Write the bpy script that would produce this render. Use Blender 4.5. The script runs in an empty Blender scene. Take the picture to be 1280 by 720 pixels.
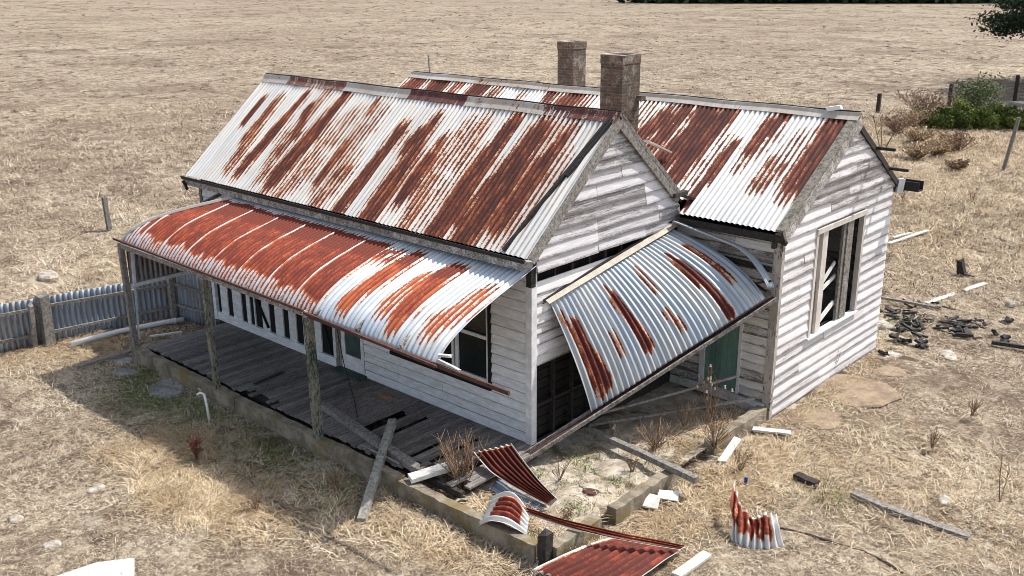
import bpy, math, random
import numpy as np
from mathutils import Vector, Matrix
random.seed(7); rng = np.random.default_rng(11)
scene = bpy.context.scene
COL = scene.collection
# ------------------------------------------------------------------ camera
cam = bpy.data.objects.new('camera', bpy.data.cameras.new('camera')); COL.objects.link(cam)
cam.data.sensor_width = 36; cam.data.lens = 34.54; cam.data.clip_end = 3000; cam.data.clip_start = .1
Rt = Vector((0.74135, 0.67111, -0.00449)); Up = Vector((-0.20308, 0.2307, 0.9516)); Fw = Vector((-0.63966, 0.70455, -0.30732))
M = Matrix((Rt, Up, -Fw)).transposed().to_4x4(); M.translation = Vector((9.0176, -10.3562, 6.9669))
cam.matrix_world = M
scene.camera = cam
# ------------------------------------------------------------------ world, sun, exposure
SUN = Vector((.30, .63, 1.0)).normalized()
w = bpy.data.worlds.new('World'); scene.world = w; w.use_nodes = True
nt = w.node_tree; bg = nt.nodes['Background']
sky = nt.nodes.new('ShaderNodeTexSky'); sky.sky_type = 'NISHITA'; sky.sun_disc = False
sky.sun_elevation = math.asin(SUN.z); sky.sun_rotation = math.atan2(SUN.x, SUN.y); sky.dust_density = 2.0; sky.air_density = 1.0
hs = nt.nodes.new('ShaderNodeHueSaturation'); hs.inputs['Saturation'].default_value = .6
nt.links.new(sky.outputs[0], hs.inputs['Color']); nt.links.new(hs.outputs[0], bg.inputs[0]); bg.inputs[1].default_value = .15
sl = bpy.data.lights.new('sun', 'SUN'); sl.energy = 3.6; sl.angle = math.radians(.8); sl.color = (1, .97, .93)
so = bpy.data.objects.new('sun', sl); COL.objects.link(so); so.location = (20, 40, 60)
so.rotation_euler = (-SUN).to_track_quat('-Z', 'Y').to_euler()
scene.view_settings.view_transform = 'Standard'; scene.view_settings.look = 'None'; scene.view_settings.gamma = 1
scene.view_settings.exposure = 0.56
scene.cycles.filter_width = .9
# ------------------------------------------------------------------ node helpers
def lin(r, g, b):
    return tuple(((c / 255) / 12.92 if c / 255 < .04045 else ((c / 255 + .055) / 1.055) ** 2.4) for c in (r, g, b)) + (1,)
class NT:
    def __init__(s, name):
        s.m = bpy.data.materials.new(name); s.m.use_nodes = True; s.t = s.m.node_tree
        s.b = s.t.nodes['Principled BSDF']; s.b.inputs['Roughness'].default_value = .85
        s.b.inputs['Specular IOR Level'].default_value = .3
    def n(s, typ, **k):
        x = s.t.nodes.new(typ)
        for a, v in k.items(): setattr(x, a, v)
        return x
    def L(s, a, b): s.t.links.new(a, b)
    def obj(s): return s.n('ShaderNodeTexCoord').outputs['Object']
    def attr(s, name, o='Fac'): return s.n('ShaderNodeAttribute', attribute_name=name).outputs[o]
    def noise(s, co, scale, detail=4, rough=.55, st=(1, 1, 1), off=(0, 0, 0)):
        mp = s.n('ShaderNodeMapping'); mp.inputs['Scale'].default_value = st; mp.inputs['Location'].default_value = off
        s.L(co, mp.inputs[0]); x = s.n('ShaderNodeTexNoise'); x.inputs['Scale'].default_value = scale
        x.inputs['Detail'].default_value = detail; x.inputs['Roughness'].default_value = rough
        s.L(mp.outputs[0], x.inputs['Vector']); return x.outputs['Fac']
    def math(s, op, a, b=None, c=None, clamp=False):
        x = s.n('ShaderNodeMath', operation=op, use_clamp=clamp)
        for i, v in enumerate((a, b, c)):
            if v is None: continue
            if isinstance(v, (int, float)): x.inputs[i].default_value = v
            else: s.L(v, x.inputs[i])
        return x.outputs[0]
    def step(s, v, lo, hi):
        x = s.n('ShaderNodeMapRange'); x.interpolation_type = 'SMOOTHSTEP'
        s.L(v, x.inputs[0]); x.inputs[1].default_value = lo; x.inputs[2].default_value = hi; return x.outputs[0]
    def mix(s, f, a, b, mode='MIX'):
        x = s.n('ShaderNodeMix', data_type='RGBA', blend_type=mode)
        for i, v in ((0, f), (6, a), (7, b)):
            if isinstance(v, (int, float)): x.inputs[i].default_value = v
            elif isinstance(v, tuple): x.inputs[i].default_value = v
            else: s.L(v, x.inputs[i])
        return x.outputs[2]
    def bump(s, h, st=.5, d=.02):
        x = s.n('ShaderNodeBump'); x.inputs['Strength'].default_value = st; x.inputs['Distance'].default_value = d
        s.L(h, x.inputs['Height']); s.L(x.outputs[0], s.b.inputs['Normal'])
    def color(s, c):
        if isinstance(c, tuple): s.b.inputs['Base Color'].default_value = c
        else: s.L(c, s.b.inputs['Base Color'])
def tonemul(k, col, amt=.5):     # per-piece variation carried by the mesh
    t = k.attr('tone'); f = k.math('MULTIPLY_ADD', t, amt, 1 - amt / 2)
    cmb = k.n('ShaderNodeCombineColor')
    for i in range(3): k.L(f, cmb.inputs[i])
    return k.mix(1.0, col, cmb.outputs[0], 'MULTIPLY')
# ------------------------------------------------------------------ materials
def timber(name, base, dark, paint=None, cover=0.0, st=(1, 1, 1), scale=14, amt=.5):
    """weathered timber; paint covers the part of it given by cover (0..1)"""
    k = NT(name); co = k.obj()
    g = k.noise(co, scale, 6, .7, st); g2 = k.noise(co, scale * 4, 3, .6, st)
    c = k.mix(k.step(k.math('ADD', g, k.math('MULTIPLY', g2, .5)), .5, .95), dark, base)
    if paint:
        n1 = k.noise(co, 4.2, 5, .7, st, (5, 3, 1)); n2 = k.noise(co, 34, 5, .8, st, (1, 7, 2)); t = k.attr('tone')
        v = k.math('ADD', k.math('ADD', k.math('MULTIPLY', n1, .75), k.math('MULTIPLY', n2, 1.0)), k.math('MULTIPLY', t, .22))
        th = 1.12 - cover * .75
        f = k.step(v, th - .035, th + .035)
        dirt = k.mix(k.step(k.noise(co, 7, 5, .7, st, (9, 2, 4)), .35, .75), tuple(x * .72 for x in paint[:3]) + (1,), paint)
        c = k.mix(f, c, dirt)
        f = k.math('MULTIPLY', f, 1)
        k.bump(k.math('ADD', f, g), .5, .006)
    else: k.bump(g, .6, .01)
    k.color(tonemul(k, c, amt)); return k.m
GREYW = lin(150, 142, 132); DKW = lin(78, 71, 66); WHITE = lin(236, 234, 232)
M_board_front = timber('white_painted_board', lin(176, 172, 166), lin(120, 115, 110), lin(232, 234, 236), .88, (.6, .6, 2.2), 12, .16)
M_board_gable = timber('peeling_grey_board', lin(160, 153, 150), lin(92, 86, 84), lin(218, 214, 214), .30, (1, .4, 6.), 10, .3)
M_board_side = timber('peeling_white_board', lin(170, 163, 158), lin(104, 96, 92), lin(238, 234, 232), .44, (1, .4, 6.), 10, .28)
M_board_rear = timber('flaking_cream_board', lin(158, 148, 136), lin(90, 80, 72), lin(222, 218, 210), .30, (.5, 1, 3.), 9, .35)
M_trim = timber('weathered_white_trim', lin(160, 154, 146), lin(100, 94, 88), lin(226, 226, 226), .8, (1, 1, 1), 12, .25)
M_barge = timber('bare_grey_barge_timber', lin(152, 146, 138), lin(74, 69, 64), lin(196, 192, 186), .0, (1, 1, 1), 14, .3)
M_grey = timber('silver_grey_timber', lin(150, 145, 138), lin(84, 79, 74), None, 0, (1, 1, 1), 16)
M_deck = timber('dark_deck_timber', lin(136, 130, 124), lin(78, 73, 70), None, 0, (4, .6, 1), 9, .6)
M_green = timber('green_painted_timber', lin(120, 118, 104), lin(70, 68, 58), lin(62, 84, 74), .3, (1, 1, .5), 12)
M_greendoor = timber('faded_green_door', lin(112, 132, 122), lin(80, 98, 90), lin(116, 150, 138), .35, (3, 3, .5), 10, .3)
M_dark = timber('dark_rotten_timber', lin(66, 61, 57), lin(30, 28, 26), None, 0, (1, 1, 1), 16)
M_tan = timber('warm_frame_timber', lin(186, 168, 148), lin(110, 96, 84), lin(214, 206, 196), .45, (1, 1, .4), 14)
M_blackpaint = timber('black_painted_timber', lin(28, 28, 28), lin(16, 16, 16), None, 0, (1, 1, 1), 12, .3)
M_oldwhite = timber('flaking_white_plank', lin(180, 172, 160), lin(120, 112, 104), lin(232, 228, 220), .42, (1, 1, 1), 18)
M_oldgreenpost = timber('peeled_green_post', lin(142, 138, 124), lin(84, 82, 72), lin(48, 74, 62), .12, (1, 1, .35), 14)
M_lean = timber('peeled_grey_post', lin(164, 160, 150), lin(100, 98, 90), lin(56, 84, 72), -.12, (1, 1, 1), 14)
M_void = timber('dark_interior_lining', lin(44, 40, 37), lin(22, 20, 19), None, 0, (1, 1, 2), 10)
M_char = timber('charred_timber', lin(70, 66, 64), lin(18, 18, 18), None, 0, (1, 1, 1), 24, 1.2)
def metal(name, zinc=(186, 192, 200), warm=(214, 206, 190), r_dark=(84, 38, 30), r_mid=(132, 62, 44), r_hot=(178, 84, 50), hot=.5, edge=(205, 160, 110), metallic=.35, rough=.52, grime=.5, ribk=.42, valley=.45):
    """galvanised iron; 'rust' on the mesh says where it has rusted, 'rib' is the corrugation, 'uv3' runs across and down the sheet"""
    k = NT(name); uv = k.attr('uv3', 'Vector'); r = k.attr('rust'); rib = k.attr('rib')
    nA_ = k.noise(uv, 1, 5, .7, (9, 4.0, 1)); nB_ = k.noise(uv, 1, 4, .8, (36, 20, 1), (3, 1, 0)); nC = k.noise(uv, 1, 3, .7, (26, 46, 1))
    nn = k.math('ADD', k.math('MULTIPLY', k.math('SUBTRACT', nA_, .5), 1.45), k.math('MULTIPLY', k.math('SUBTRACT', nB_, .5), 1.0))
    amp = k.math('MULTIPLY', r, 5, clamp=True)
    rv = k.math('MULTIPLY', k.math('SUBTRACT', 1.15, r, clamp=True), k.math('MULTIPLY', rib, -ribk))
    v = k.math('ADD', k.math('ADD', r, k.math('MULTIPLY', nn, amp)), k.math('MULTIPLY', rv, amp))
    v = k.math('ADD', v, k.math('MULTIPLY', k.math('MULTIPLY', k.math('SUBTRACT', nC, .5), amp), 1.0))
    f = k.step(v, .46, .53)
    z = k.mix(k.step(k.noise(uv, 1, 4, .65, (2.2, 1.2, 1), (7, 0, 0)), .35, .7), tuple(lin(*zinc)), tuple(lin(*warm)))
    streak = k.step(k.noise(uv, 1, 4, .7, (26, .9, 1), (1, 5, 0)), .42, .62)
    z = k.mix(k.math('MULTIPLY', k.math('SUBTRACT', 1.0, streak), grime), z, tuple(x * .62 for x in lin(*zinc)[:3]) + (1,))
    z = k.mix(k.math('MULTIPLY', k.math('MULTIPLY', k.step(rib, -.35, -.95), k.step(nB_, .25, .6)), valley), z, tuple(x * .35 for x in lin(*warm)[:3]) + (1,))  # valley dirt that also paints in the dark shade lines between ribs
    dp = k.math('ADD', k.math('ADD', v, k.math('MULTIPLY', k.math('SUBTRACT', k.noise(uv, 1, 5, .75, (7, 2.0, 1), (2, 9, 0)), .5), 1.6)), k.math('MULTIPLY', k.attr('hot'), -hot))
    rc = k.mix(k.step(dp, .50, .80), tuple(lin(*r_hot)), tuple(lin(*r_mid)))
    rc = k.mix(k.step(dp, .78, 1.10), rc, tuple(lin(*r_dark)))
    rc = k.mix(k.math('MULTIPLY', k.step(nC, .56, .7), .35), rc, tuple(x * 1.25 for x in lin(*r_hot)[:3]) + (1,))
    rc = k.mix(k.math('MULTIPLY', k.step(rib, .3, -.95), .5), rc, tuple(x * .42 for x in lin(*r_dark)[:3]) + (1,))  # rib shading put into the rust colour, darker in the valleys
    ring = k.math('MULTIPLY', k.step(v, .12, .46), .75)
    z = k.mix(ring, z, tuple(lin(*edge)))
    c = k.mix(f, z, rc)
    k.color(tonemul(k, c, .3))
    k.L(k.math('MULTIPLY', k.math('SUBTRACT', 1.0, f), metallic), k.b.inputs['Metallic'])
    k.L(k.math('MULTIPLY_ADD', f, .85 - rough, rough), k.b.inputs['Roughness'])
    k.b.inputs['Specular IOR Level'].default_value = .4
    k.bump(k.math('ADD', nC, k.math('MULTIPLY', f, .4)), .25, .004)
    return k.m
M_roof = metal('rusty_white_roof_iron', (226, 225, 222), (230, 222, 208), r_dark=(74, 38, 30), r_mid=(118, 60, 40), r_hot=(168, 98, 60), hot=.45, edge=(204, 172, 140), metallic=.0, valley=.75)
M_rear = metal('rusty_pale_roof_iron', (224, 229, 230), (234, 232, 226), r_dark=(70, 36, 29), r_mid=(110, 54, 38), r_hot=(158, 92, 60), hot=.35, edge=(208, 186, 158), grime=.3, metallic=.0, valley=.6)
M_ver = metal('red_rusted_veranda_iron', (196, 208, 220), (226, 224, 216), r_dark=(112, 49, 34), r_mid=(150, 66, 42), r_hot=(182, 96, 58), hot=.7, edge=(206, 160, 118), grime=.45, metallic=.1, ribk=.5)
M_side = metal('blue_grey_side_iron', (168, 180, 192), (208, 206, 198), r_dark=(78, 32, 26), r_mid=(112, 48, 34), r_hot=(166, 96, 58), hot=.4, edge=(190, 144, 102), grime=.6)
M_loose = metal('red_loose_iron', (204, 204, 202), (228, 222, 210), r_dark=(92, 40, 30), r_mid=(134, 58, 40), r_hot=(170, 92, 58), hot=.5, edge=(204, 160, 120), metallic=.1)
M_fence = metal('grey_fence_iron', (142, 156, 172), (160, 166, 170), r_dark=(96, 70, 58), r_mid=(120, 88, 70), r_hot=(140, 100, 78), hot=.3, edge=(150, 130, 110), metallic=.2, grime=.8)
M_cap = metal('painted_ridge_iron', (206, 200, 190), (186, 172, 152), r_dark=(84, 50, 48), r_mid=(104, 66, 60), r_hot=(130, 84, 70), hot=.3, edge=(190, 170, 150), metallic=.1)
def plain(name, c, rough=.8, metallic=0, n=.25, scale=12):
    k = NT(name); co = k.obj()
    k.color(k.mix(k.step(k.noise(co, scale, 5, .65), .3, .7), tuple(x * (1 - n) for x in c[:3]) + (1,), c))
    k.b.inputs['Roughness'].default_value = rough; k.b.inputs['Metallic'].default_value = metallic; k.bump(k.noise(co, scale * 3), .3, .01); return k.m
M_gutter = plain('black_gutter_metal', lin(46, 45, 45), .6, .2)
M_beam = plain('brown_rusted_channel', lin(92, 62, 54), .8, 0, .45)
M_white = plain('white_painted_metal', lin(236, 236, 234), .6, 0, .12)
M_pipe = plain('grey_white_pipe', lin(214, 216, 216), .5, 0, .15)
M_cord = plain('dark_cord', lin(52, 46, 42), .8)
M_glass = plain('dark_window_glass', lin(34, 40, 40), .12, 0, .3, 3)
M_glassg = plain('dusty_green_glass', lin(74, 92, 88), .25, 0, .3, 4)
M_blue = plain('blue_plastic', lin(40, 90, 170), .4)
M_brown = plain('brown_brick', lin(150, 116, 92), .9, 0, .35, 20)
M_sign = plain('pale_scrap_sheet', lin(222, 220, 212), .7, 0, .2)
def concrete(name, a, b, c=None, sc=3):
    k = NT(name); co = k.obj()
    x = k.mix(k.step(k.noise(co, sc, 6, .7), .35, .68), b, a)
    if c: x = k.mix(k.step(k.noise(co, sc * .55, 5, .65, (1, 1, 1), (4, 4, 4)), .52, .62), x, c)
    x = k.mix(k.math('MULTIPLY', k.step(k.noise(co, 60, 4, .8), .5, .75), .5), x, tuple(v * .55 for v in b[:3]) + (1,))
    k.color(x); k.bump(k.noise(co, 30, 6, .75), .6, .02); return k.m
M_kerb = concrete('stained_kerb_concrete', lin(158, 148, 130), lin(108, 98, 82), lin(128, 112, 78))
M_slab = concrete('cream_slab_concrete', lin(204, 194, 176), lin(146, 134, 118), lin(104, 92, 78), 3)
M_stone = concrete('grey_flat_stone', lin(168, 164, 160), lin(124, 120, 116), None, 5)
M_path = concrete('tan_worn_concrete', lin(160, 140, 116), lin(122, 104, 86), lin(150, 134, 108), 4)
M_rubble = concrete('white_rubble', lin(206, 198, 186), lin(140, 130, 116), lin(160, 142, 120), 7)
def bricks():
    k = NT('weathered_brick'); co = k.obj(); sp = k.n('ShaderNodeSeparateXYZ'); k.L(co, sp.inputs[0])
    cb = k.n('ShaderNodeCombineXYZ'); k.L(k.math('ADD', sp.outputs[0], sp.outputs[1]), cb.inputs[0]); k.L(sp.outputs[2], cb.inputs[1])
    br = k.n('ShaderNodeTexBrick'); k.L(cb.outputs[0], br.inputs['Vector'])
    br.inputs['Scale'].default_value = 1; br.inputs['Brick Width'].default_value = .17; br.inputs['Row Height'].default_value = .062
    br.inputs['Mortar Size'].default_value = .008; br.inputs['Color1'].default_value = lin(122, 92, 76); br.inputs['Color2'].default_value = lin(76, 66, 58)
    br.inputs['Mortar'].default_value = lin(112, 104, 94)
    c = k.mix(k.step(k.noise(co, 9, 6, .75), .42, .66), br.outputs[0], lin(78, 72, 62))
    c = k.mix(k.step(k.noise(co, 5, 6, .75, (1, 1, 1), (3, 3, 3)), .5, .62), c, lin(138, 130, 120))
    c = k.mix(k.math('MULTIPLY', k.step(k.noise(co, 22, 5, .8), .5, .62), .6), c, lin(60, 55, 48))
    k.color(tonemul(k, c, .5)); k.bump(br.outputs['Fac'], -.6, .01); return k.m
M_brick = bricks()
def ground_mat():
    k = NT('dry_paddock'); co = k.obj()
    big = k.noise(co, .045, 5, .6); mid = k.noise(co, .45, 6, .65, (1, 1, 1), (3, 1, 0)); fine = k.noise(co, 5.5, 6, .75); vf = k.noise(co, 26, 5, .8)
    c = k.mix(k.step(big, .40, .60), lin(186, 170, 145), lin(160, 144, 122))
    c = k.mix(k.math('MULTIPLY', k.step(mid, .42, .60), .75), c, lin(138, 122, 104))
    c = k.mix(k.math('MULTIPLY', k.step(fine, .45, .60), .85), c, lin(100, 87, 74))
    c = k.mix(k.math('MULTIPLY', k.step(vf, .42, .60), .75), c, lin(74, 64, 54))
    c = k.mix(k.math('MULTIPLY', k.step(k.noise(co, 12, 4, .7, (1, 1, 1), (8, 8, 8)), .52, .64), .8), c, lin(210, 196, 172))
    c = k.mix(k.math('MULTIPLY', k.step(k.noise(co, 2.2, 5, .8, (1, 1, 1), (18, 8, 8)), .5, .60), .65), c, lin(204, 190, 166))
    c = k.mix(k.math('MULTIPLY', k.step(k.noise(co, 1.5, 2, .6, (1, 1, 1), (5, 28, 8)), .60, .66), .85), c, lin(88, 74, 62))
    c = k.mix(k.math('MULTIPLY', k.step(k.noise(co, .32, 6, .8, (1, 1, 1), (5, 2, 31)), .54, .62), .6), c, lin(110, 94, 78))
    # pale bare patches and green damp strip by the veranda, both marked on the mesh
    c = k.mix(k.math('MULTIPLY', k.step(k.math('ADD', k.attr('bare'), k.math('MULTIPLY', fine, .4)), .5, .9), .8), c, lin(206, 192, 172))
    c = k.mix(k.math('MULTIPLY', k.step(k.math('ADD', k.attr('dirt'), k.math('MULTIPLY', fine, .5)), .5, .9), .8), c, lin(112, 94, 78))
    c = k.mix(k.math('MULTIPLY', k.step(k.math('ADD', k.attr('green'), k.math('MULTIPLY', fine, .5)), .5, .85), .75), c, lin(88, 104, 56))
    c = k.mix(k.math('MULTIPLY', k.step(k.noise(co, .028, 6, .75, (1, 1, 1), (2.3, 7.7, 0)), .44, .64), .38), c, lin(112, 96, 80))
    c = k.mix(k.math('MULTIPLY', k.step(k.noise(co, .11, 5, .75, (1, 1, 1), (12.3, 7.7, 0)), .50, .62), .5), c, lin(104, 88, 74))
    far = k.noise(co, .7, 2, .6, (1, 1, 1), (11, 3, 0))
    c = k.mix(k.math('MULTIPLY', k.step(far, .64, .69), .8), c, lin(96, 80, 66))
    k.color(c); k.b.inputs['Roughness'].default_value = .95; k.b.inputs['Specular IOR Level'].default_value = .1
    h = k.math('ADD', k.math('MULTIPLY', fine, .8), k.math('ADD', k.math('MULTIPLY', vf, .25), mid)); k.bump(h, .9, .10); return k.m
M_ground = ground_mat()
def leafy(name, ramp, rough=.8):
    k = NT(name); t = k.attr('tone'); cr = k.n('ShaderNodeValToRGB'); k.L(t, cr.inputs[0])
    e = cr.color_ramp.elements
    for i, (p, c) in enumerate(ramp):
        x = e[i] if i < 2 else e.new(p)
        x.position = p; x.color = lin(*c)
    k.color(cr.outputs[0]); k.b.inputs['Roughness'].default_value = rough; k.b.inputs['Specular IOR Level'].default_value = .15
    try: k.b.inputs['Subsurface Weight'].default_value = 0
    except Exception: pass
    return k.m
M_straw = leafy('dry_straw', [(0, (66, 54, 44)), (1, (240, 230, 210)), (.25, (124, 107, 88)), (.55, (188, 170, 145)), (.8, (220, 204, 178))])
M_gold = leafy('golden_straw', [(0, (98, 80, 58)), (1, (238, 222, 192)), (.5, (190, 165, 128))])
M_grassgreen = leafy('green_grass_blades', [(0, (60, 74, 34)), (1, (150, 150, 90)), (.5, (92, 112, 52))])
M_shrub = leafy('olive_leaves', [(0, (52, 62, 30)), (1, (124, 130, 66)), (.5, (82, 94, 44))])
M_bushl = leafy('grey_green_leaves', [(0, (70, 80, 56)), (1, (146, 150, 110)), (.5, (102, 112, 78))])
M_pine = leafy('dark_cypress_foliage', [(0, (26, 40, 26)), (1, (84, 104, 62)), (.5, (50, 68, 42))])
M_twig = leafy('bare_brown_twigs', [(0, (96, 76, 62)), (1, (176, 152, 126)), (.5, (134, 110, 90))])
M_redweed = leafy('reddish_dock_stems', [(0, (74, 46, 38)), (1, (128, 88, 70)), (.5, (98, 60, 50))])
M_seed = leafy('pale_seed_heads', [(0, (200, 188, 160)), (1, (240, 232, 214))])
# ------------------------------------------------------------------ mesh building
class MB:
    def __init__(s): s.v = []; s.f = []; s.t = []
    def add(s, vs, fs, tone=None):
        b = len(s.v); t = random.random() if tone is None else tone
        s.v += [tuple(map(float, p)) for p in vs]; s.t += [t] * len(vs); s.f += [tuple(i + b for i in f) for f in fs]; return s
    def hexa(s, p, tone=None):    # 8 corners: bottom 0-3 ccw, top 4-7
        return s.add(p, [(3, 2, 1, 0), (4, 5, 6, 7), (0, 1, 5, 4), (1, 2, 6, 5), (2, 3, 7, 6), (3, 0, 4, 7)], tone)
    def box(s, a, b, tone=None):
        x0, y0, z0 = a; x1, y1, z1 = b
        if x0 > x1: x0, x1 = x1, x0
        if y0 > y1: y0, y1 = y1, y0
        if z0 > z1: z0, z1 = z1, z0
        return s.hexa([(x0, y0, z0), (x1, y0, z0), (x1, y1, z0), (x0, y1, z0), (x0, y0, z1), (x1, y0, z1), (x1, y1, z1), (x0, y1, z1)], tone)
    def bar(s, A, B, w, h, up=(0, 0, 1), w2=None, h2=None, tone=None, rag=0, seg=1):
        """a timber from A to B, w across, h along 'up'; rag splinters the ends"""
        A = Vector(A); B = Vector(B); d = (B - A).normalized(); up = Vector(up)
        if abs(d.dot(up.normalized())) > .98: up = Vector((1, 0, 0))
        sx = d.cross(up).normalized(); uz = sx.cross(d).normalized()
        w2 = w if w2 is None else w2; h2 = h if h2 is None else h2; pts = []
        for k in range(seg + 1):
            f = k / seg; P = A.lerp(B, f); ww = (w + (w2 - w) * f) / 2; hh = (h + (h2 - h) * f) / 2
            j = Vector([random.uniform(-1, 1) * rag * .25 for _ in range(3)]) if 0 < k < seg else Vector((0, 0, 0))
            for a, b in ((-1, -1), (1, -1), (1, 1), (-1, 1)):
                e = d * random.uniform(-rag, rag) if k in (0, seg) else Vector((0, 0, 0))
                pts.append(P + j + sx * ww * a + uz * hh * b + e)
        fs = [(3, 2, 1, 0), tuple(seg * 4 + i for i in range(4))]
        for k in range(seg):
            for i in range(4): a = k * 4 + i; b = k * 4 + (i + 1) % 4; fs.append((a, b, b + 4, a + 4))
        return s.add(pts, fs, tone)
    def tube(s, pts, r, n=8, tone=None, r2=None):
        P = [Vector(p) for p in pts]; vs = []; fs = []; m = len(P); r2 = r if r2 is None else r2
        for i, p in enumerate(P):
            d = (P[min(i + 1, m - 1)] - P[max(i - 1, 0)]).normalized()
            a = d.cross(Vector((0, 0, 1)));
            if a.length < .05: a = Vector((1, 0, 0))
            a.normalize(); b = d.cross(a); rr = r + (r2 - r) * i / (m - 1)
            for k in range(n): an = 2 * math.pi * k / n; vs.append(p + a * math.cos(an) * rr + b * math.sin(an) * rr)
        for i in range(m - 1):
            for k in range(n): q = (k + 1) % n; fs.append((i * n + k, i * n + q, (i + 1) * n + q, (i + 1) * n + k))
        fs.append(tuple(range(n - 1, -1, -1))); fs.append(tuple((m - 1) * n + k for k in range(n)))
        return s.add(vs, fs, tone)
    def build(s, name, mat, parent=None, origin=(0, 0, 0), smooth=False):
        o = parent['_o'] if parent is not None else origin
        me = bpy.data.meshes.new(name)
        me.from_pydata([(a - o[0], b - o[1], c - o[2]) for a, b, c in s.v], [], s.f)
        at = me.attributes.new('tone', 'FLOAT', 'POINT'); at.data.foreach_set('value', np.array(s.t, np.float32))
        return link(name, me, mat, parent, o, smooth)
ORI = {}
class PO:   # light wrapper that remembers the world origin of a thing
    def __init__(s, o, org): s.o = o; s.org = org
    def __getitem__(s, k): return s.org
    def __bool__(s): return True
def link(name, me, mat, parent, o, smooth=False):
    me.validate(); me.materials.append(mat)
    if smooth: me.polygons.foreach_set('use_smooth', [True] * len(me.polygons))
    ob = bpy.data.objects.new(name, me); COL.objects.link(ob)
    if parent is not None: ob.parent = parent.o
    else: ob.location = o
    return PO(ob, o)
def tag(p, label=None, cat=None, group=None, kind=None):
    o = p.o if isinstance(p, PO) else p
    if label: o['label'] = label
    if cat: o['category'] = cat
    if group: o['group'] = group
    if kind: o['kind'] = kind
    return p
def thing(name, label, cat, loc, group=None):
    o = bpy.data.objects.new(name, None); COL.objects.link(o); o.location = loc; o.empty_display_size = .2
    return tag(PO(o, tuple(loc)), label, cat, group)
def arrmesh(name, V, F, mat, parent=None, origin=(0, 0, 0), attrs=None, smooth=True, vec=None):
    o = parent['_o'] if parent is not None else origin
    V = np.asarray(V, np.float32) - np.array(o, np.float32); F = np.asarray(F, np.int32); k = F.shape[1]
    me = bpy.data.meshes.new(name); me.vertices.add(len(V)); me.vertices.foreach_set('co', V.ravel())
    me.loops.add(F.size); me.loops.foreach_set('vertex_index', F.ravel()); me.polygons.add(len(F))
    me.polygons.foreach_set('loop_start', np.arange(0, F.size, k, dtype=np.int32))
    me.polygons.foreach_set('use_smooth', np.full(len(F), smooth)); me.update(calc_edges=True)
    for n, a in (attrs or {}).items(): at = me.attributes.new(n, 'FLOAT', 'POINT'); at.data.foreach_set('value', np.asarray(a, np.float32).ravel())
    for n, a in (vec or {}).items(): at = me.attributes.new(n, 'FLOAT_VECTOR', 'POINT'); at.data.foreach_set('vector', np.asarray(a, np.float32).ravel())
    me.materials.append(mat); ob = bpy.data.objects.new(name, me); COL.objects.link(ob)
    if parent is not None: ob.parent = parent.o
    else: ob.location = o
    return PO(ob, o)
# value noise for placing things and shaping the ground
_L = rng.random((256, 256))
def vn(x, y):
    x = np.asarray(x, float); y = np.asarray(y, float); xi = np.floor(x).astype(int); yi = np.floor(y).astype(int); fx = x - xi; fy = y - yi
    fx = fx * fx * (3 - 2 * fx); fy = fy * fy * (3 - 2 * fy); g = lambda a, b: _L[a % 256, b % 256]
    return (g(xi, yi) * (1 - fx) + g(xi + 1, yi) * fx) * (1 - fy) + (g(xi, yi + 1) * (1 - fx) + g(xi + 1, yi + 1) * fx) * fy
def fbm(x, y, o=4):
    s = 0; a = .5
    for i in range(o): s = s + a * vn(x * 2 ** i + 17.3 * i, y * 2 ** i + 5.1 * i); a *= .5
    return s / (1 - .5 ** o)
GZ = -.30
def gz(x, y):
    x = np.asarray(x, float); y = np.asarray(y, float)
    h = (fbm(x * 1.3, y * 1.3, 4) - .5) * .12 + (fbm(x * .17 + 9, y * .17 + 4, 3) - .5) * .35
    cx = np.clip(x, -9.5, 2.4); cy = np.clip(y, -2.4, 8.4); d = np.hypot(x - cx, y - cy)
    k = np.clip(d / 2.5, 0, 1); return GZ + h * (.25 + .75 * k) * np.clip(d / .8, .15, 1)
def blobs(x, y, L):
    r = np.zeros_like(np.asarray(x, float))
    for (bx, by, rx, ry, k) in L: r = np.maximum(r, k * np.exp(-(((x - bx) / rx) ** 2 + ((y - by) / ry) ** 2)))
    return r
BARE = [(-15.3, -.8, .9, .5, .8), (2.7, 4.6, .5, .5, .3), (5.4, 2.3, .9, .3, .5), (-2.2, -5.2, .8, .4, .4), (-3.4, -5.4, .6, .3, .5), (1.3, 9.6, 1.0, .7, .8), (2.2, 9.2, .7, .5, .6), (-6.5, -2.6, .4, .3, .3)]
DIRT = [(-11.5, -4.9, .8, .5, .5), (-6.5, -3.2, 1.6, .5, .35), (-1.5, -3.5, 1.0, .5, .5), (-3, -5.2, .5, .3, .5), (2, 10.2, 1.2, 1.0, .45), (-9.3, 38, 8, 3.2, .6), (-3.5, 33.5, 4, 2.5, .5), (.5, -2.6, 1.2, .35, .7), (4.5, 1.6, 1, .3, .3), (-20, 3.5, 3, .8, .5)]
GREEN = [(-6.9, -2.75, 1.3, .45, .75), (-5.4, -2.4, .9, .35, .6), (-7.8, -2.3, .5, .3, .5), (-3.2, -2.5, .7, .3, .5), (-1.7, -2.6, .8, .3, .4), (2.5, 5.0, .4, .6, .3), (1.6, 9.7, .6, .5, .4), (-4.4, -3.0, 1.2, .4, .35)]
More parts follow.
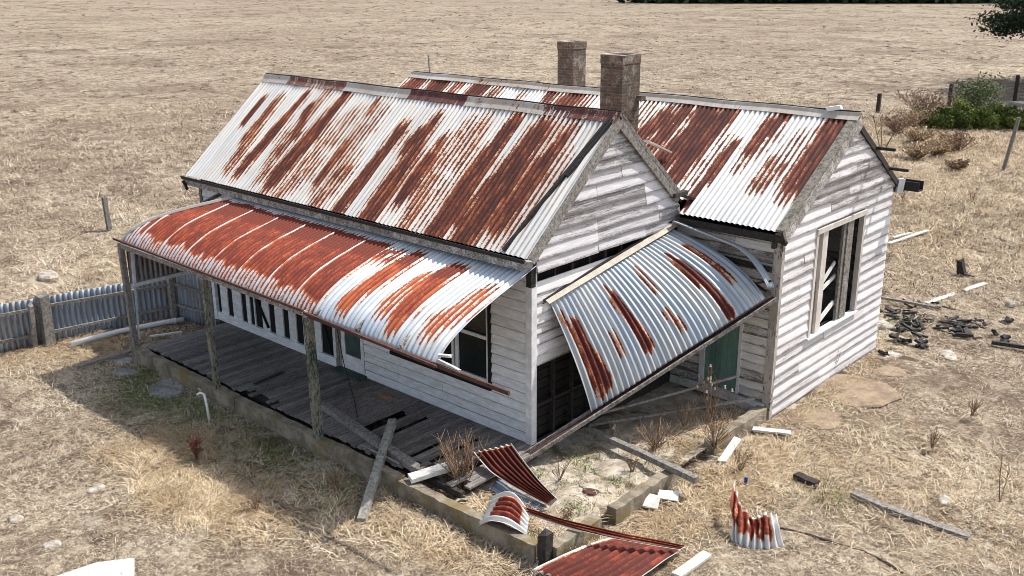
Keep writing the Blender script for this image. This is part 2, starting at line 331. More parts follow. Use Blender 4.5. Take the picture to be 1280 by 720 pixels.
# ------------------------------------------------------------------ ground
def axis(c0, c1, fine, far0, far1, n):
    a = np.arange(c0, c1, fine); g = np.geomspace(1, 1 + (far1 - c1), n) - 1; h = np.geomspace(1, 1 + (c0 - far0), n) - 1
    return np.concatenate([(c0 - h[1:])[::-1], a, c1 + g[1:]])
gx = axis(-15, 9, .09, -1500, 1200, 70); gy = axis(-8, 15, .09, -120, 1700, 70)
X, Y = np.meshgrid(gx, gy, indexing='ij'); Z = gz(X, Y)
far = np.clip((np.hypot(X - 9, Y + 10) - 60) / 300, 0, 1); Z = Z * (1 - far) + GZ * far
n0, n1 = X.shape; idx = np.arange(n0 * n1).reshape(n0, n1)
F = np.stack([idx[:-1, :-1], idx[1:, :-1], idx[1:, 1:], idx[:-1, 1:]], -1).reshape(-1, 4)
V = np.stack([X, Y, Z], -1).reshape(-1, 3); xf, yf = V[:, 0], V[:, 1]
g = arrmesh('ground', V, F, M_ground, attrs=dict(bare=blobs(xf, yf, BARE), dirt=blobs(xf, yf, DIRT), green=blobs(xf, yf, GREEN)))
tag(g, kind='structure')
# ------------------------------------------------------------------ corrugated sheets
PITCH = .1
def capsules(u, v, L):
    """soft field: 1 inside each long stain (u0,v0,u1,v1,width,strength), falling off round it"""
    r = np.zeros_like(u)
    for i, (a0, b0, a1, b1, wd, k) in enumerate(L):
        dx, dy = a1 - a0, b1 - b0; l2 = dx * dx + dy * dy + 1e-6
        t = np.clip(((u - a0) * dx + (v - b0) * dy) / l2, 0, 1); du = (u - a0 - t * dx); dv = (v - b0 - t * dy) * .55
        d = np.hypot(du, dv) / (wd * .5); r = np.maximum(r, k * np.clip(1.62 - d, 0, 1))
    return r
def corrugated(name, fn, u0, u1, v0, v1, mat, parent=None, origin=(0, 0, 0), rust=None, nv=40, pitch=PITCH, amp=.0135, sheet=.8, hot=None, keep=None, tone=.5, thick=0, per=10, lap=.010, lift=0, stone=.25, dent=.03):
    nu = max(4, int(round((u1 - u0) / pitch * per))); U, Vv = np.meshgrid(np.linspace(u0, u1, nu + 1), np.linspace(v0, v1, nv + 1), indexing='ij')
    P = fn(U, Vv); Pu = fn(U + 1e-3, Vv) - P; Pv = fn(U, Vv + 1e-3) - P; N = np.cross(Pu, Pv); N /= np.linalg.norm(N, axis=-1, keepdims=True) + 1e-12
    N *= np.where(N[..., 2:3] < 0, -1, 1) if lift == 0 else lift
    rib = np.cos(2 * np.pi * U / pitch); fr = (U / sheet) % 1.0; si = np.floor(U / sheet).astype(int)
    ro = _L[(si * 7 + 3) % 256, 5]
    off = amp * rib + lap * fr + (fbm(U * .9 + 3, Vv * 1.4, 3) - .5) * dent
    P = P + N * off[..., None]
    idx = np.arange(P.shape[0] * P.shape[1]).reshape(P.shape[:2])
    Fq = np.stack([idx[:-1, :-1], idx[1:, :-1], idx[1:, 1:], idx[:-1, 1:]], -1).reshape(-1, 4)
    if keep is not None:
        kk = keep(U, Vv, P).reshape(-1); Fq = Fq[kk[Fq].all(1)]
    R = rust(U, Vv) if rust is not None else np.zeros_like(U)
    H = hot(U, Vv) if hot is not None else np.zeros_like(U)
    at = dict(rust=R, rib=rib, hot=H, tone=np.clip(tone + (ro - .5) * stone * 2, 0, 1))
    o = arrmesh(name, P.reshape(-1, 3), Fq, mat, parent, origin, attrs={k: np.asarray(v).reshape(-1) for k, v in at.items()}, vec=dict(uv3=np.stack([U, Vv, U * 0], -1).reshape(-1, 3)))
    if thick:
        md = o.o.modifiers.new('thickness', 'SOLIDIFY'); md.thickness = thick; md.offset = -1
    return o
# ------------------------------------------------------------------ the cottage
house = thing('cottage', 'abandoned white weatherboard cottage with rusted corrugated iron roofs and a collapsing veranda', 'house', (0, 0, GZ))
L_, D_, PX, BY = 8.93, 3.82, 2.0, 8.2
RA, ZA, SA = 1.9, 4.855, .857      # front ridge y, z, slope
RB, ZB, SB = 6.03, 4.6, .657
VY = 3.9
RUST_A = [
 (-8.63,1.37,-8.64,0.99,0.16,1),(-8.12,1.29,-8.15,0.79,0.28,0.8),(-8.07,0.84,-7.96,0.20,0.3,0.65),(-7.39,1.56,-7.45,0.98,0.2,0.9),(-7.45,0.98,-7.56,0.21,0.3,1),
 (-6.95,1.31,-6.80,0.89,0.25,0.85),(-6.76,0.85,-6.85,0.53,0.2,0.7),(-6.24,1.66,-6.27,0.87,0.28,1),(-6.29,0.98,-6.42,0.20,0.4,1),(-6.83,1.73,-6.86,1.24,0.25,0.55),
 (-7.05,0.78,-6.86,0.14,0.25,0.55),(-5.66,1.31,-5.63,0.94,0.25,0.55),(-5.26,1.62,-5.25,1.47,0.16,0.7),(-4.96,1.31,-5.06,1.00,0.35,0.45),(-5.84,0.91,-5.91,0.19,0.4,0.5),
 (-5.22,0.79,-5.21,0.25,0.25,0.8),(-5.16,0.99,-4.90,0.32,0.3,0.45),(-4.12,1.13,-4.22,0.41,0.26,1),(-4.20,0.48,-4.22,-0.11,0.3,1),(-4.80,0.34,-4.87,-0.03,0.4,0.6),
 (-5.66,0.37,-6.01,-0.12,0.35,0.5),(-3.51,1.34,-3.69,1.07,0.26,0.9),(-4.22,1.38,-4.27,1.23,0.1,0.7),(-3.43,0.93,-3.43,0.45,0.24,0.9),(-3.46,0.48,-3.45,-0.09,0.42,0.95),
 (-3.03,0.74,-3.03,0.40,0.32,1),(-3.03,1.11,-2.87,0.72,0.2,0.7),(-2.71,1.28,-2.69,0.88,0.3,0.5),(-2.43,1.38,-2.33,0.99,0.3,0.5),(-2.66,0.42,-2.58,-0.02,0.35,0.6),
 (-2.21,0.67,-2.30,0.21,0.35,0.35),(-1.79,1.52,-1.84,0.85,0.28,1),(-1.84,0.85,-1.84,-0.06,0.42,1),(-1.17,1.35,-1.25,0.83,0.42,1),(-1.14,0.75,-1.23,-0.06,0.5,1),
 (-1.42,0.59,-1.54,0.17,0.3,0.8),(-0.63,1.35,-0.77,0.89,0.26,0.9),(-0.70,0.90,-0.75,0.32,0.4,0.95),(-0.84,1.55,-0.83,1.10,0.2,0.5),(-0.38,1.00,-0.47,0.19,0.3,0.4),
 (-4.26,0.97,-4.17,0.56,0.2,0.4),(-5.23,1.09,-4.82,0.26,0.5,0.4),(-5.16,0.84,-5.20,0.57,0.3,0.6),(-0.59,1.57,-0.57,1.13,0.25,0.5)]
RUST_B = [
 (-1.16,5.73,-1.22,5.04,0.35,0.9),(-0.70,5.83,-0.42,4.83,0.5,1),(-0.24,5.84,-0.32,5.12,0.35,1),(-0.65,5.17,-0.86,4.53,0.5,0.95),(-1.50,5.44,-1.64,5.13,0.4,0.9),
 (-0.32,5.12,-0.38,4.34,0.35,0.95),(0.29,5.07,0.24,4.39,0.2,0.85),(0.25,4.44,0.17,3.83,0.16,0.95),(0.09,4.99,-0.01,4.40,0.3,0.4),(0.83,5.87,0.78,5.54,0.2,0.9),
 (0.66,5.62,0.67,5.08,0.26,0.85),(0.89,5.42,0.65,4.85,0.25,0.4),(1.17,4.89,1.13,4.46,0.2,0.6),(1.41,4.80,1.28,4.44,0.2,0.6),(1.37,5.31,1.30,4.78,0.3,0.35),
 (1.78,5.89,1.76,4.56,0.36,0.85),(2.00,5.87,1.94,4.55,0.26,1),(1.77,5.11,1.81,4.53,0.35,0.85),(-1.99,5.74,-1.97,5.38,0.3,0.4),(-8.65,5.80,-8.82,5.56,0.45,0.9),
 (-7.96,5.86,-7.88,5.59,0.55,1),(-7.29,5.86,-7.32,5.56,0.3,0.7),(-6.57,5.84,-6.65,5.59,0.5,0.95),(-6.05,5.74,-6.15,5.59,0.3,0.6),(-5.30,5.70,-5.29,5.56,0.2,0.5),
 (-4.52,5.84,-4.46,5.65,0.3,0.8),(-3.87,5.85,-3.98,5.59,0.55,0.85),(-3.55,5.78,-3.55,5.59,0.3,0.5)]
def planef(ry, rz, s, sign):      # sign -1: slope facing front, +1: facing back
    return lambda U, Vv: np.stack([U, Vv, rz - s * np.abs(Vv - ry)], -1)
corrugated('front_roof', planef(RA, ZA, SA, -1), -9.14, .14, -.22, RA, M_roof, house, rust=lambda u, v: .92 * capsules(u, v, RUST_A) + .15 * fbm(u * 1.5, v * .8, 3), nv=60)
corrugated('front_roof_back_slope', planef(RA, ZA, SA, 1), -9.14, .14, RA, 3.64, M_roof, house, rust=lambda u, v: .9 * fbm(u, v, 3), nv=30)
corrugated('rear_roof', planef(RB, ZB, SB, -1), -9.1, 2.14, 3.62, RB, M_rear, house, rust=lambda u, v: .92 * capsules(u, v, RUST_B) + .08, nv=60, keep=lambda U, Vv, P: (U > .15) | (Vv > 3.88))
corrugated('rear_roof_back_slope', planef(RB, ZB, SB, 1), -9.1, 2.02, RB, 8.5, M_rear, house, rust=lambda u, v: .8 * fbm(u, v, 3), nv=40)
# closed back of the front roof down to the valley (behind the gable)
mb = MB(); mb.add([(-9.1, 3.6, 3.4), (.05, 3.6, 3.4), (.05, VY, 3.18), (-9.1, VY, 3.18), (-9.1, 3.6, 3.36), (.05, 3.6, 3.36), (.05, VY, 3.14), (-9.1, VY, 3.14)], [(0, 1, 2, 3), (7, 6, 5, 4), (0, 4, 5, 1), (2, 6, 7, 3), (1, 5, 6, 2), (0, 3, 7, 4)]); mb.build('valley_gutter', M_gutter, house)
# ridge caps in lengths, some painted, some rusted purple
def ridge(x0, x1, ry, rz, s, r, parent=house):
    U = np.linspace(x0, x1, 14); prof = []
    for a in np.linspace(-1, 1, 13):
        if abs(a) > .25: prof.append((ry + a * .145, rz + .032 - s * abs(a * .145)))
        else: prof.append((ry + a * .145, rz + .028 + .03 * math.sqrt(max(0, 1 - (a / .25) ** 2))))
    P = np.array([[(u, y + .004 * math.sin(u * 5), z + .006 * math.sin(u * 3.1 + ry)) for (y, z) in prof] for u in U]); idx = np.arange(P.shape[0] * 13).reshape(-1, 13)
    Fq = np.stack([idx[:-1, :-1], idx[1:, :-1], idx[1:, 1:], idx[:-1, 1:]], -1).reshape(-1, 4); Q = P.reshape(-1, 3)
    o = arrmesh('ridge_cap', Q, Fq, M_cap, parent, attrs=dict(rust=np.full(len(Q), r), rib=np.zeros(len(Q)), hot=np.zeros(len(Q)), tone=np.full(len(Q), random.uniform(.3, .8))), vec=dict(uv3=Q), smooth=False)
    md = o.o.modifiers.new('thickness', 'SOLIDIFY'); md.thickness = .006
for x0, x1, r in ((-9.16, -8.25, .2), (-8.25, -6.4, .62), (-6.4, -4.55, .15), (-4.55, -3.1, .9), (-3.1, -1.3, .3), (-1.3, .16, .68)): ridge(x0, x1 - .004, RA, ZA, SA, r)
for x0, x1, r in ((-9.1, -6.9, .1), (-6.9, -4.7, .3), (-4.7, -2.4, .1), (-2.4, -.2, .12), (-.2, 2.16, .05)): ridge(x0, x1 - .004, RB, ZB, SB, r)
MB().bar((1.55, RB, ZB + .06), (1.78, RB + .02, ZB + .11), .12, .07, rag=.02).build('ridge_cap', M_white, house)
MB().bar((1.3, RB, ZB + .055), (2.15, RB, ZB + .06), .02, .03).build('lightning_strip', M_gutter, house)
MB().tube([(x, RA, ZA + .062 + .006 * math.sin(x * 3.1 + RA)) for x in np.linspace(-9.14, .15, 30)], .013, 6).build('ridge_roll', M_gutter, house)
MB().tube([(x, RB, ZB + .062 + .006 * math.sin(x * 3.1 + RB)) for x in np.linspace(-9.08, 2.1, 30)], .010, 6).build('ridge_roll', M_gutter, house)
# rotted timber on the front roof's edge, and the flap beside it
MB().bar((.02, RA - .08, ZA - .02), (-.36, -.2, 3.09), .05, .05, (0, -.6, .8), tone=.2, rag=.02, seg=8).build('verge_batten', M_dark, house)
MB().bar((.06, RA - .1, ZA - .05), (-.1, .9, 4.04), .06, .04, (0, -.6, .8), tone=.1, rag=.02, seg=5).build('verge_batten', M_dark, house)
def rake(x, ry, rz, s, y0, y1, w, t, mat, name, drop=.0, seg=6, rag=.0, tone=None):
    """board along a rake from y0 to y1 in a plane of constant x, w deep, t thick"""
    mb = MB(); z0 = rz - s * abs(y0 - ry) - drop; z1 = rz - s * abs(y1 - ry) - drop
    mb.bar((x, y0, z0), (x, y1, z1), t, w, (0, s if y1 > y0 else -s, 1), seg=seg, rag=rag, tone=tone); return mb.build(name, mat, house)
rake(.13, RA, ZA, SA, RA + .0, -.16, .17, .035, M_barge, 'barge_board', .085, rag=.006)
rake(.13, RA, ZA, SA, RA + .0, 3.66, .17, .035, M_barge, 'barge_board', .085, rag=.006)
rake(.105, RA, ZA, SA, RA, 3.7, .06, .09, M_barge, 'barge_capping', -.03, rag=.02)
MB().box((.09, 3.45, 3.32), (.2, 3.84, 3.39)).bar((.1, 3.6, 3.36), (.26, 3.98, 3.22), .10, .05).build('fallen_flashing', M_dark, house)
rake(2.15, RB, ZB, SB, RB + .05, 3.62, .20, .04, M_barge, 'barge_board', .07, rag=.012)
rake(2.08, RB, ZB, SB, RB + .03, 3.6, .04, .17, timber('mossy_barge_timber', lin(136, 130, 118), lin(60, 57, 48), lin(112, 108, 78), -.3), 'barge_capping', -.035, rag=.015)
rake(2.05, RB, ZB, SB, RB + .12, 8.6, .10, .05, M_dark, 'barge_board', .05, rag=.015)
rake(1.95, RB, ZB, SB, RB + .1, 8.5, .05, .08, M_dark, 'barge_board', -.01, rag=.02)
for y in (7.05, 7.78):
    zz = ZB - SB * (y - RB) - .02
    MB().bar((1.7, y, zz), (2.42, y, zz), .06, .05, rag=.01).build('roof_batten', M_dark, house)
MB().box((2.0, 8.42, 2.92), (2.42, 8.66, 2.94)).box((2.0, 8.42, 2.94), (2.42, 8.44, 3.1)).box((2.0, 8.64, 2.94), (2.42, 8.66, 3.1)).bar((2.0, 8.2, 3.0), (2.0, 8.5, 3.0), .06, .2).build('gutter_end', M_gutter, house)
MB().bar((2.05, 8.3, 3.02), (2.12, 8.42, 3.0), .07, .28, tone=.8).build('fascia_end', M_trim, house)
# eaves of the front roof
mb = MB(); mb.box((-9.16, -.315, 2.99), (.14, -.30, 3.045)).box((-9.16, -.30, 2.99), (.14, -.225, 3.0)); mb.build('gutter', M_gutter, house)
MB().box((-9.12, -.30, 2.875), (.12, -.275, 2.988), .9).build('fascia', M_barge, house)
MB().bar((.14, -.32, 3.0), (.2, -.24, 2.98), .1, .1, rag=.02).build('gutter_end', M_grey, house)
MB().tube([(-9.0, -.36, 2.97), (-8.98, -.32, 2.86), (-8.97, -.3, 2.78)], .03).build('downpipe_stub', M_gutter, house)
MB().box((.2, 3.60, 2.84), (2.12, 3.63, 2.96), .2).build('fascia', M_dark, house)
MB().box((1.94, 3.58, 2.74), (2.0, 3.66, 2.84)).bar((2.1, 3.6, 2.98), (2.12, 3.72, 2.8), .05, .06, rag=.02).build('rafter_end', M_dark, house)
# weatherboards
def boards(name, mat, o, ax, n, a0, a1, z0, z1, pitch=.165, holes=(), clip=None, wob=.004, brk=2.2, parent=None, proud=0, lap_shade_wear=1.1, lipw=.045):
    """lapped boards on the wall through o running along ax with outward normal n; clip(z)->(lo,hi) for gables"""
    mb = MB(); ax = Vector(ax); n = Vector(n); o = Vector(o); z = z0; row = 0
    while z < z1 - .01:
        zt = min(z + pitch, z1); lo0, hi0 = (a0, a1); lo1, hi1 = (a0, a1)
        if clip: lo0, hi0 = clip(z); lo1, hi1 = clip(zt)
        if hi0 - lo0 < .03: break
        spans = [(lo0, hi0)]
        for (h0, h1, hz0, hz1) in holes:
            if z < hz1 - .02 and zt > hz0 + .02:
                ns = []
                for (s0, s1) in spans:
                    if h1 <= s0 or h0 >= s1: ns.append((s0, s1)); continue
                    if h0 > s0: ns.append((s0, h0))
                    if h1 < s1: ns.append((h1, s1))
                spans = ns
        for (s0, s1) in spans:
            cuts = [s0]; c = s0 + random.uniform(.6, brk * 1.6)
            while c < s1 - .4: cuts.append(c); c += random.uniform(brk * .6, brk * 1.6)
            cuts.append(s1)
            for i in range(len(cuts) - 1):
                b0, b1 = cuts[i] + (.003 if i else 0), cuts[i + 1] - (.003 if i < len(cuts) - 2 else 0)
                t0 = b0 if (i or not clip or s0 != lo0) else max(b0, lo1); t1 = b1 if (i < len(cuts) - 2 or not clip or s1 != hi0) else min(b1, hi1)
                if t1 <= t0: t1 = t0 = (lo1 + hi1) / 2
                wz0, wz1 = random.uniform(-wob, wob), random.uniform(-wob, wob); ko = random.uniform(0, wob) + proud
                seg = max(1, int((b1 - b0) / .35)); pts = []
                for k in range(seg + 1):
                    f = k / seg; xb = b0 + (b1 - b0) * f; xt = t0 + (t1 - t0) * f; wz = wz0 + (wz1 - wz0) * f + random.uniform(-1, 1) * wob * .35
                    od = .040 + ko + random.uniform(0, wob * .6); fz = .022 / (zt - z); fz = lipw / (zt - z); xe = xb + (xt - xb) * fz
                    for (xx, zz, dd) in ((xb, z + wz - .014, od), (xe, z + wz + lipw - .014, od - .030 * lipw / pitch), (xt, zt + wz * .5, .010 + ko), (xt, zt + wz * .5, -.008), (xb, z + wz - .014, -.008)):
                        pts.append(o + ax * xx + Vector((0, 0, zz)) + n * dd)
                fs = [(0, 1, 2, 3, 4), tuple(seg * 5 + q for q in (4, 3, 2, 1, 0))]
                for k in range(seg):
                    for q in range(5): a = k * 5 + q; b = k * 5 + (q + 1) % 5; fs.append((a, a + 5, b + 5, b))
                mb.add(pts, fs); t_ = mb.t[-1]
                for k in range(seg + 1): mb.t[-1 - (k * 5 + 4)] = t_ - lap_shade_wear  # lower edge toned down: lap shadow line painted in, with paint worn off
        z += pitch; row += 1
    return mb.build(name, mat, parent or house)
WF = (-3.12, -.85, .74, 2.12)                                   # front window opening
boards('front_wall', M_board_front, (0, 0, 0), (1, 0, 0), (0, -1, 0), -8.9, -.06, .02, 2.86, .163, holes=[(WF[0], WF[1], WF[2], WF[3]), (-4.72, -3.93, 0, 2.0), (-8.78, -4.72, 0, 2.05)], wob=.0025, brk=4, lap_shade_wear=3, lipw=.022)
MB().box((-.075, -.045, 0), (.045, .075, 2.84), .7).build('corner_board', M_trim, house)
MB().box((-.05, -.06, 2.55), (.05, .04, 2.95), .1).build('corner_bracket', M_dark, house)
HY = 3.80
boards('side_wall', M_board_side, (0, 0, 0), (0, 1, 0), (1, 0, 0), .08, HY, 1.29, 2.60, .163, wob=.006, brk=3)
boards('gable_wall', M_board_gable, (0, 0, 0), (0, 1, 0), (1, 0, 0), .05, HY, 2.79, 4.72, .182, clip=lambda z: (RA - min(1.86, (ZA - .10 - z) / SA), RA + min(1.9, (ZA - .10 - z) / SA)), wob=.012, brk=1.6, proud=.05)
mb = MB()                                                        # studs in the open slit and the stripped lower wall
for y in np.arange(.12, 3.8, .42): MB().box((-.08, y, 2.5), (-.01, y + .04, 2.85)).build('wall_stud', M_dark, house)
mb = MB()
for y in (.52, .98, 1.5, 2.1, 2.7, 3.3): MB().box((-.06, y, 0), (-.0, y + .05, 1.3)).build('wall_stud', M_dark, house)
MB().box((-.05, .08, .55), (-.012, 3.8, .6)).build('wall_rail', M_dark, house)
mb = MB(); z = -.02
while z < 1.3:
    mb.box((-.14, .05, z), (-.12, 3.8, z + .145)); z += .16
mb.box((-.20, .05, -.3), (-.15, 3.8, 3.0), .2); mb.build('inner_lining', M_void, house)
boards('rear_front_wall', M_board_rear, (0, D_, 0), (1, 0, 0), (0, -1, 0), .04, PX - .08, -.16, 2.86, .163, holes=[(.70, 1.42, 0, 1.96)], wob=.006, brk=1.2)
MB().box((PX - .1, D_ - .05, -.3), (PX + .05, D_ + .04, 2.95), .3).build('corner_board', timber('stained_corner_post', lin(120, 108, 100), lin(62, 54, 50), lin(200, 190, 180), .35, (1, 1, .4)), house)
WR = (5.02, 6.94, .88, 2.72)
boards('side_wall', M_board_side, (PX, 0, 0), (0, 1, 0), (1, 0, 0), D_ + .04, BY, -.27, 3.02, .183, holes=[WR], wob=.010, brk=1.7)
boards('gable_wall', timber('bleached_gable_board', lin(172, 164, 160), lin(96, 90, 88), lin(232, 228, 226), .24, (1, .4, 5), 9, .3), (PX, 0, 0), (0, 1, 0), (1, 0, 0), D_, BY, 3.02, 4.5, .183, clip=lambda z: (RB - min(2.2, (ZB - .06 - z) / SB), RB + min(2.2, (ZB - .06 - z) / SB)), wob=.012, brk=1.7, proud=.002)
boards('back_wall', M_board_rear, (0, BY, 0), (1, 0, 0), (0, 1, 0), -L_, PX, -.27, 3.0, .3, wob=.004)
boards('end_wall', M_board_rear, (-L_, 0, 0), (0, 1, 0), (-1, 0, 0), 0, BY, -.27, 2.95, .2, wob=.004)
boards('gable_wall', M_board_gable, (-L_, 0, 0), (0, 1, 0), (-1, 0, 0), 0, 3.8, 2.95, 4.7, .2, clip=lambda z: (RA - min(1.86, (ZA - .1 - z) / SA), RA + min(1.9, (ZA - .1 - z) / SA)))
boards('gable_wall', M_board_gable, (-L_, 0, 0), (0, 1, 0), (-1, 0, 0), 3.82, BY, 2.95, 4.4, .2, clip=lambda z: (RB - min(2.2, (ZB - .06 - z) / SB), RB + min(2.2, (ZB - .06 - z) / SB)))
MB().box((-8.97, -.05, 0), (-8.89, .03, 2.9), .2).build('corner_board', M_barge, house)
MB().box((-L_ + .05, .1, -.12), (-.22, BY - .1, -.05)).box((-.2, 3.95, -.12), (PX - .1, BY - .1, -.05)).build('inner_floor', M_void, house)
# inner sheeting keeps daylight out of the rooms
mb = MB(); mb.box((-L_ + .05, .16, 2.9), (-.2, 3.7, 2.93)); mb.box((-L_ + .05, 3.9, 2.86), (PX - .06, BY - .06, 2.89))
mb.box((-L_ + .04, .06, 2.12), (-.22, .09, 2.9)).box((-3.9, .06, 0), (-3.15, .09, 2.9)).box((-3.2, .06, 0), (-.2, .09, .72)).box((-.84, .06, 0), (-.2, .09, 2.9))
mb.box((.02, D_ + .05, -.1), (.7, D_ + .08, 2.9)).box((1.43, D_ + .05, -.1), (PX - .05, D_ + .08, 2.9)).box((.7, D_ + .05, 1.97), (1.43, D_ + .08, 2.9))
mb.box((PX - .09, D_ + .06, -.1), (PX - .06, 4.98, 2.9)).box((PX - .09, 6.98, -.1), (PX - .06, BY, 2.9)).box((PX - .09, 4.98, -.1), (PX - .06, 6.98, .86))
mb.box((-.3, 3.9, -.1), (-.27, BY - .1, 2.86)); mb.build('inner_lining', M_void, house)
# front window: dark sill and jamb, white sashes
w_ = MB(); w_.box((WF[1], -.06, WF[2] - .06), (WF[1] + .05, .02, WF[3] + .05)).box((WF[0] - .05, -.085, WF[2] - .06), (WF[1] + .06, .02, WF[2])); w_.box((WF[0] - .05, -.06, WF[3]), (WF[1] + .05, .02, WF[3] + .05)).box((WF[0] - .05, -.06, WF[2]), (WF[0], .02, WF[3]))
win = w_.build('window', M_blackpaint, house)
sm = MB()
for (a, b) in ((-1.60, WF[1] - .01), (-2.36, -1.64), (WF[0] + .01, -2.40)):
    sm.box((a, -.035, WF[2] + .01), (b, .0, WF[2] + .085), .7).box((a, -.035, WF[3] - .06), (b, .0, WF[3]), .7).box((a, -.034, WF[2] + .085), (a + .06, .0, WF[3] - .06), .7).box((b - .045, -.034, WF[2] + .085), (b, .0, WF[3] - .06), .7)
    sm.box((a + .06, -.032, 1.49), (b - .045, .0, 1.545), .7)
sm.build('sash', M_trim, win)
MB().box((WF[0], .012, WF[2]), (WF[1], .018, WF[3])).build('pane', M_glass, win)
# glazed door
d_ = MB(); d_.box((-4.58, -.03, .03), (-3.95, .01, .32), .8).box((-4.58, -.03, .32), (-4.48, .01, 1.97), .8).box((-4.03, -.03, .32), (-3.95, .01, 1.97), .8).box((-4.48, -.03, .93), (-4.03, .01, .99), .8).box((-4.48, -.03, 1.9), (-4.03, .01, 1.97), .8)
door = d_.build('door', M_trim, house)
MB().box((-4.48, -.012, .32), (-4.03, -.004, .93)).build('pane', M_glassg, door)
MB().box((-4.48, -.012, .99), (-4.03, -.004, 1.9)).build('pane', M_glass, door)
MB().box((-4.66, -.25, -.02), (-3.88, -.02, .045), .5).build('doorstep', M_green, house)
MB().box((-4.72, -.05, 0), (-4.64, .02, 2.0), .3).box((-4.635, -.04, 0), (-4.59, .02, 2.0), .7).build('door_frame', M_grey, house)
# slatted front enclosure: white uprights, black gaps, dark rail with a window over it
MB().box((-8.72, -.008, 0), (-4.73, .05, 2.05)).build('dark_backing', M_blackpaint, house)
mb = MB(); mb.box((-8.72, -.06, .0), (-4.73, .02, .17), .8)
mb.box((-8.80, -.08, 0), (-8.70, .03, 2.05), .9)
for (a, b) in ((-8.57, -8.31), (-8.12, -7.80), (-7.62, -7.50), (-7.36, -7.32), (-7.08, -6.84), (-6.64, -6.37), (-6.18, -5.95), (-5.72, -5.5), (-5.42, -5.17), (-4.82, -4.73)):
    mb.box((a, -.03 - random.uniform(0, .006), .17), (b, -.004, 1.0))
mb.box((-8.70, -.03, 1.002), (-7.9, .012, 1.2), .8).box((-6.6, -.03, 1.06), (-5.7, .012, 1.2), .8).box((-5.42, -.03, 1.0), (-4.73, .012, 1.12), .8)
mb.build('slatted_screen', M_board_front, house)
mb = MB(); mb.box((-7.86, -.09, .97), (-5.66, -.04, 1.03)).bar((-7.3, -.05, .95), (-6.85, -.06, .25), .04, .03).bar((-5.15, -.03, .98), (-4.86, -.04, .2), .02, .02); mb.build('screen_rail', M_blackpaint, house)
MB().box((-7.8, -.03, 1.05), (-6.62, .0, 1.42)).build('pane', M_glassg, house)
MB().box((-8.9, -.05, 1.99), (-3.2, .01, 2.08), .6).build('head_plate', M_trim, house)
# green door in the rear wing
mb = MB()
for i in range(6): mb.box((.74 + i * .107, D_ - .02 - .003 * (i % 2), .02), (.74 + i * .107 + .103, D_ + .01, 1.93))
gd = mb.build('door', M_greendoor, house)
MB().box((.64, D_ - .05, 0), (.735, D_ + .02, 1.98), .9).box((1.385, D_ - .05, 0), (1.44, D_ + .02, 1.98), .9).box((.64, D_ - .052, 1.94), (1.44, D_ + .02, 2.02), .9).build('door_frame', M_trim, house)
# broken window of the rear wing
y0, y1, z0, z1 = WR
mb = MB(); x_ = PX + .02
mb.box((x_ - .06, y0 - .03, z1 - .02), (x_ + .05, y1 + .04, z1 + .07), .5).box((x_ - .06, y0 - .03, z0 - .03), (x_ + .035, y0 + .05, z1 - .02), .6).box((x_ - .06, y1 - .05, z0 - .03), (x_ + .035, y1 + .03, z1 - .02), .4)
win2 = mb.build('window', M_tan, house)
MB().hexa([(x_ - .05, y0 - .08, z0 - .06), (x_ + .07, y0 - .08, z0 - .07), (x_ + .07, y1 + .06, z0 - .07), (x_ - .05, y1 + .06, z0 - .06), (x_ - .05, y0 - .08, z0 - .03), (x_ + .07, y0 - .08, z0 - .045), (x_ + .07, y1 + .06, z0 - .045), (x_ - .05, y1 + .06, z0 - .03)], .8).build('sill', M_trim, win2)
MB().box((x_ - .06, 5.27, z0 - .03), (x_ + .02, 5.46, z1 - .02), .8).build('mullion', M_tan, win2)
MB().box((x_ - .05, 6.14, z0 - .03), (x_ - .0, 6.24, z1 - .02), .2).box((x_ - .06, 6.26, z0 - .03), (x_ + .02, 6.5, z1 - .02), .5).build('mullion', M_barge, win2)
MB().box((x_ - .07, 6.5, z0), (x_ - .02, 6.58, z1), .3).build('sash', M_barge, win2)
MB().box((x_ - .07, 5.05, z0), (x_ - .03, 5.27, z0 + .9), .3).build('sash', M_barge, win2)
MB().bar((x_ - .08, 5.5, 1.62), (x_ - .10, 6.1, 1.95), .03, .07).bar((x_ - .09, 5.46, 1.5), (x_ - .11, 6.2, 1.68), .03, .07).bar((x_ - .07, 5.42, .9), (x_ - .06, 6.1, 1.2), .03, .09).build('broken_glazing_bar', M_oldwhite, win2)
# chimneys
def chimney(x0, y0, x1, y1, zb, zt, corb):
    mb = MB(); mb.box((x0, y0, zb), (x1, y1, zt - .16), .3)
    mb.box((x0 - corb, y0 - corb, zt - .16), (x1 + corb, y1 + corb, zt), .75); c = mb.build('chimney', M_brick, house)
    MB().box((x0 + .1, y0 + .1, zt - .02), (x1 - .1, y1 - .1, zt + .012)).build('flue', M_gutter, c)
    MB().box((x0 - .02, y0 - .02, zt + .001), (x1 + .02, y0 + .08, zt + .01)).box((x0 - .02, y0 + .083, zt + .001), (x0 + .08, y1 + .02, zt + .01)).build('mortar_cap', M_rubble, c)
chimney(-2.3, 4.6, -1.8, 5.16, 2.8, 5.48, .008)
chimney(-5.74, 7.5, -5.28, 7.96, 2.8, 5.42, .012)
MB().box((-1.8, 5.06, 4.62), (-1.68, 5.2, 4.72)).build('loose_brick', M_brick, house)
MB().bar((-0.876,4.100,4.090), (-.78, 4.7, 3.82), .14, .03, seg=6, rag=.01).build('loose_ridge_strip', M_cap, house)
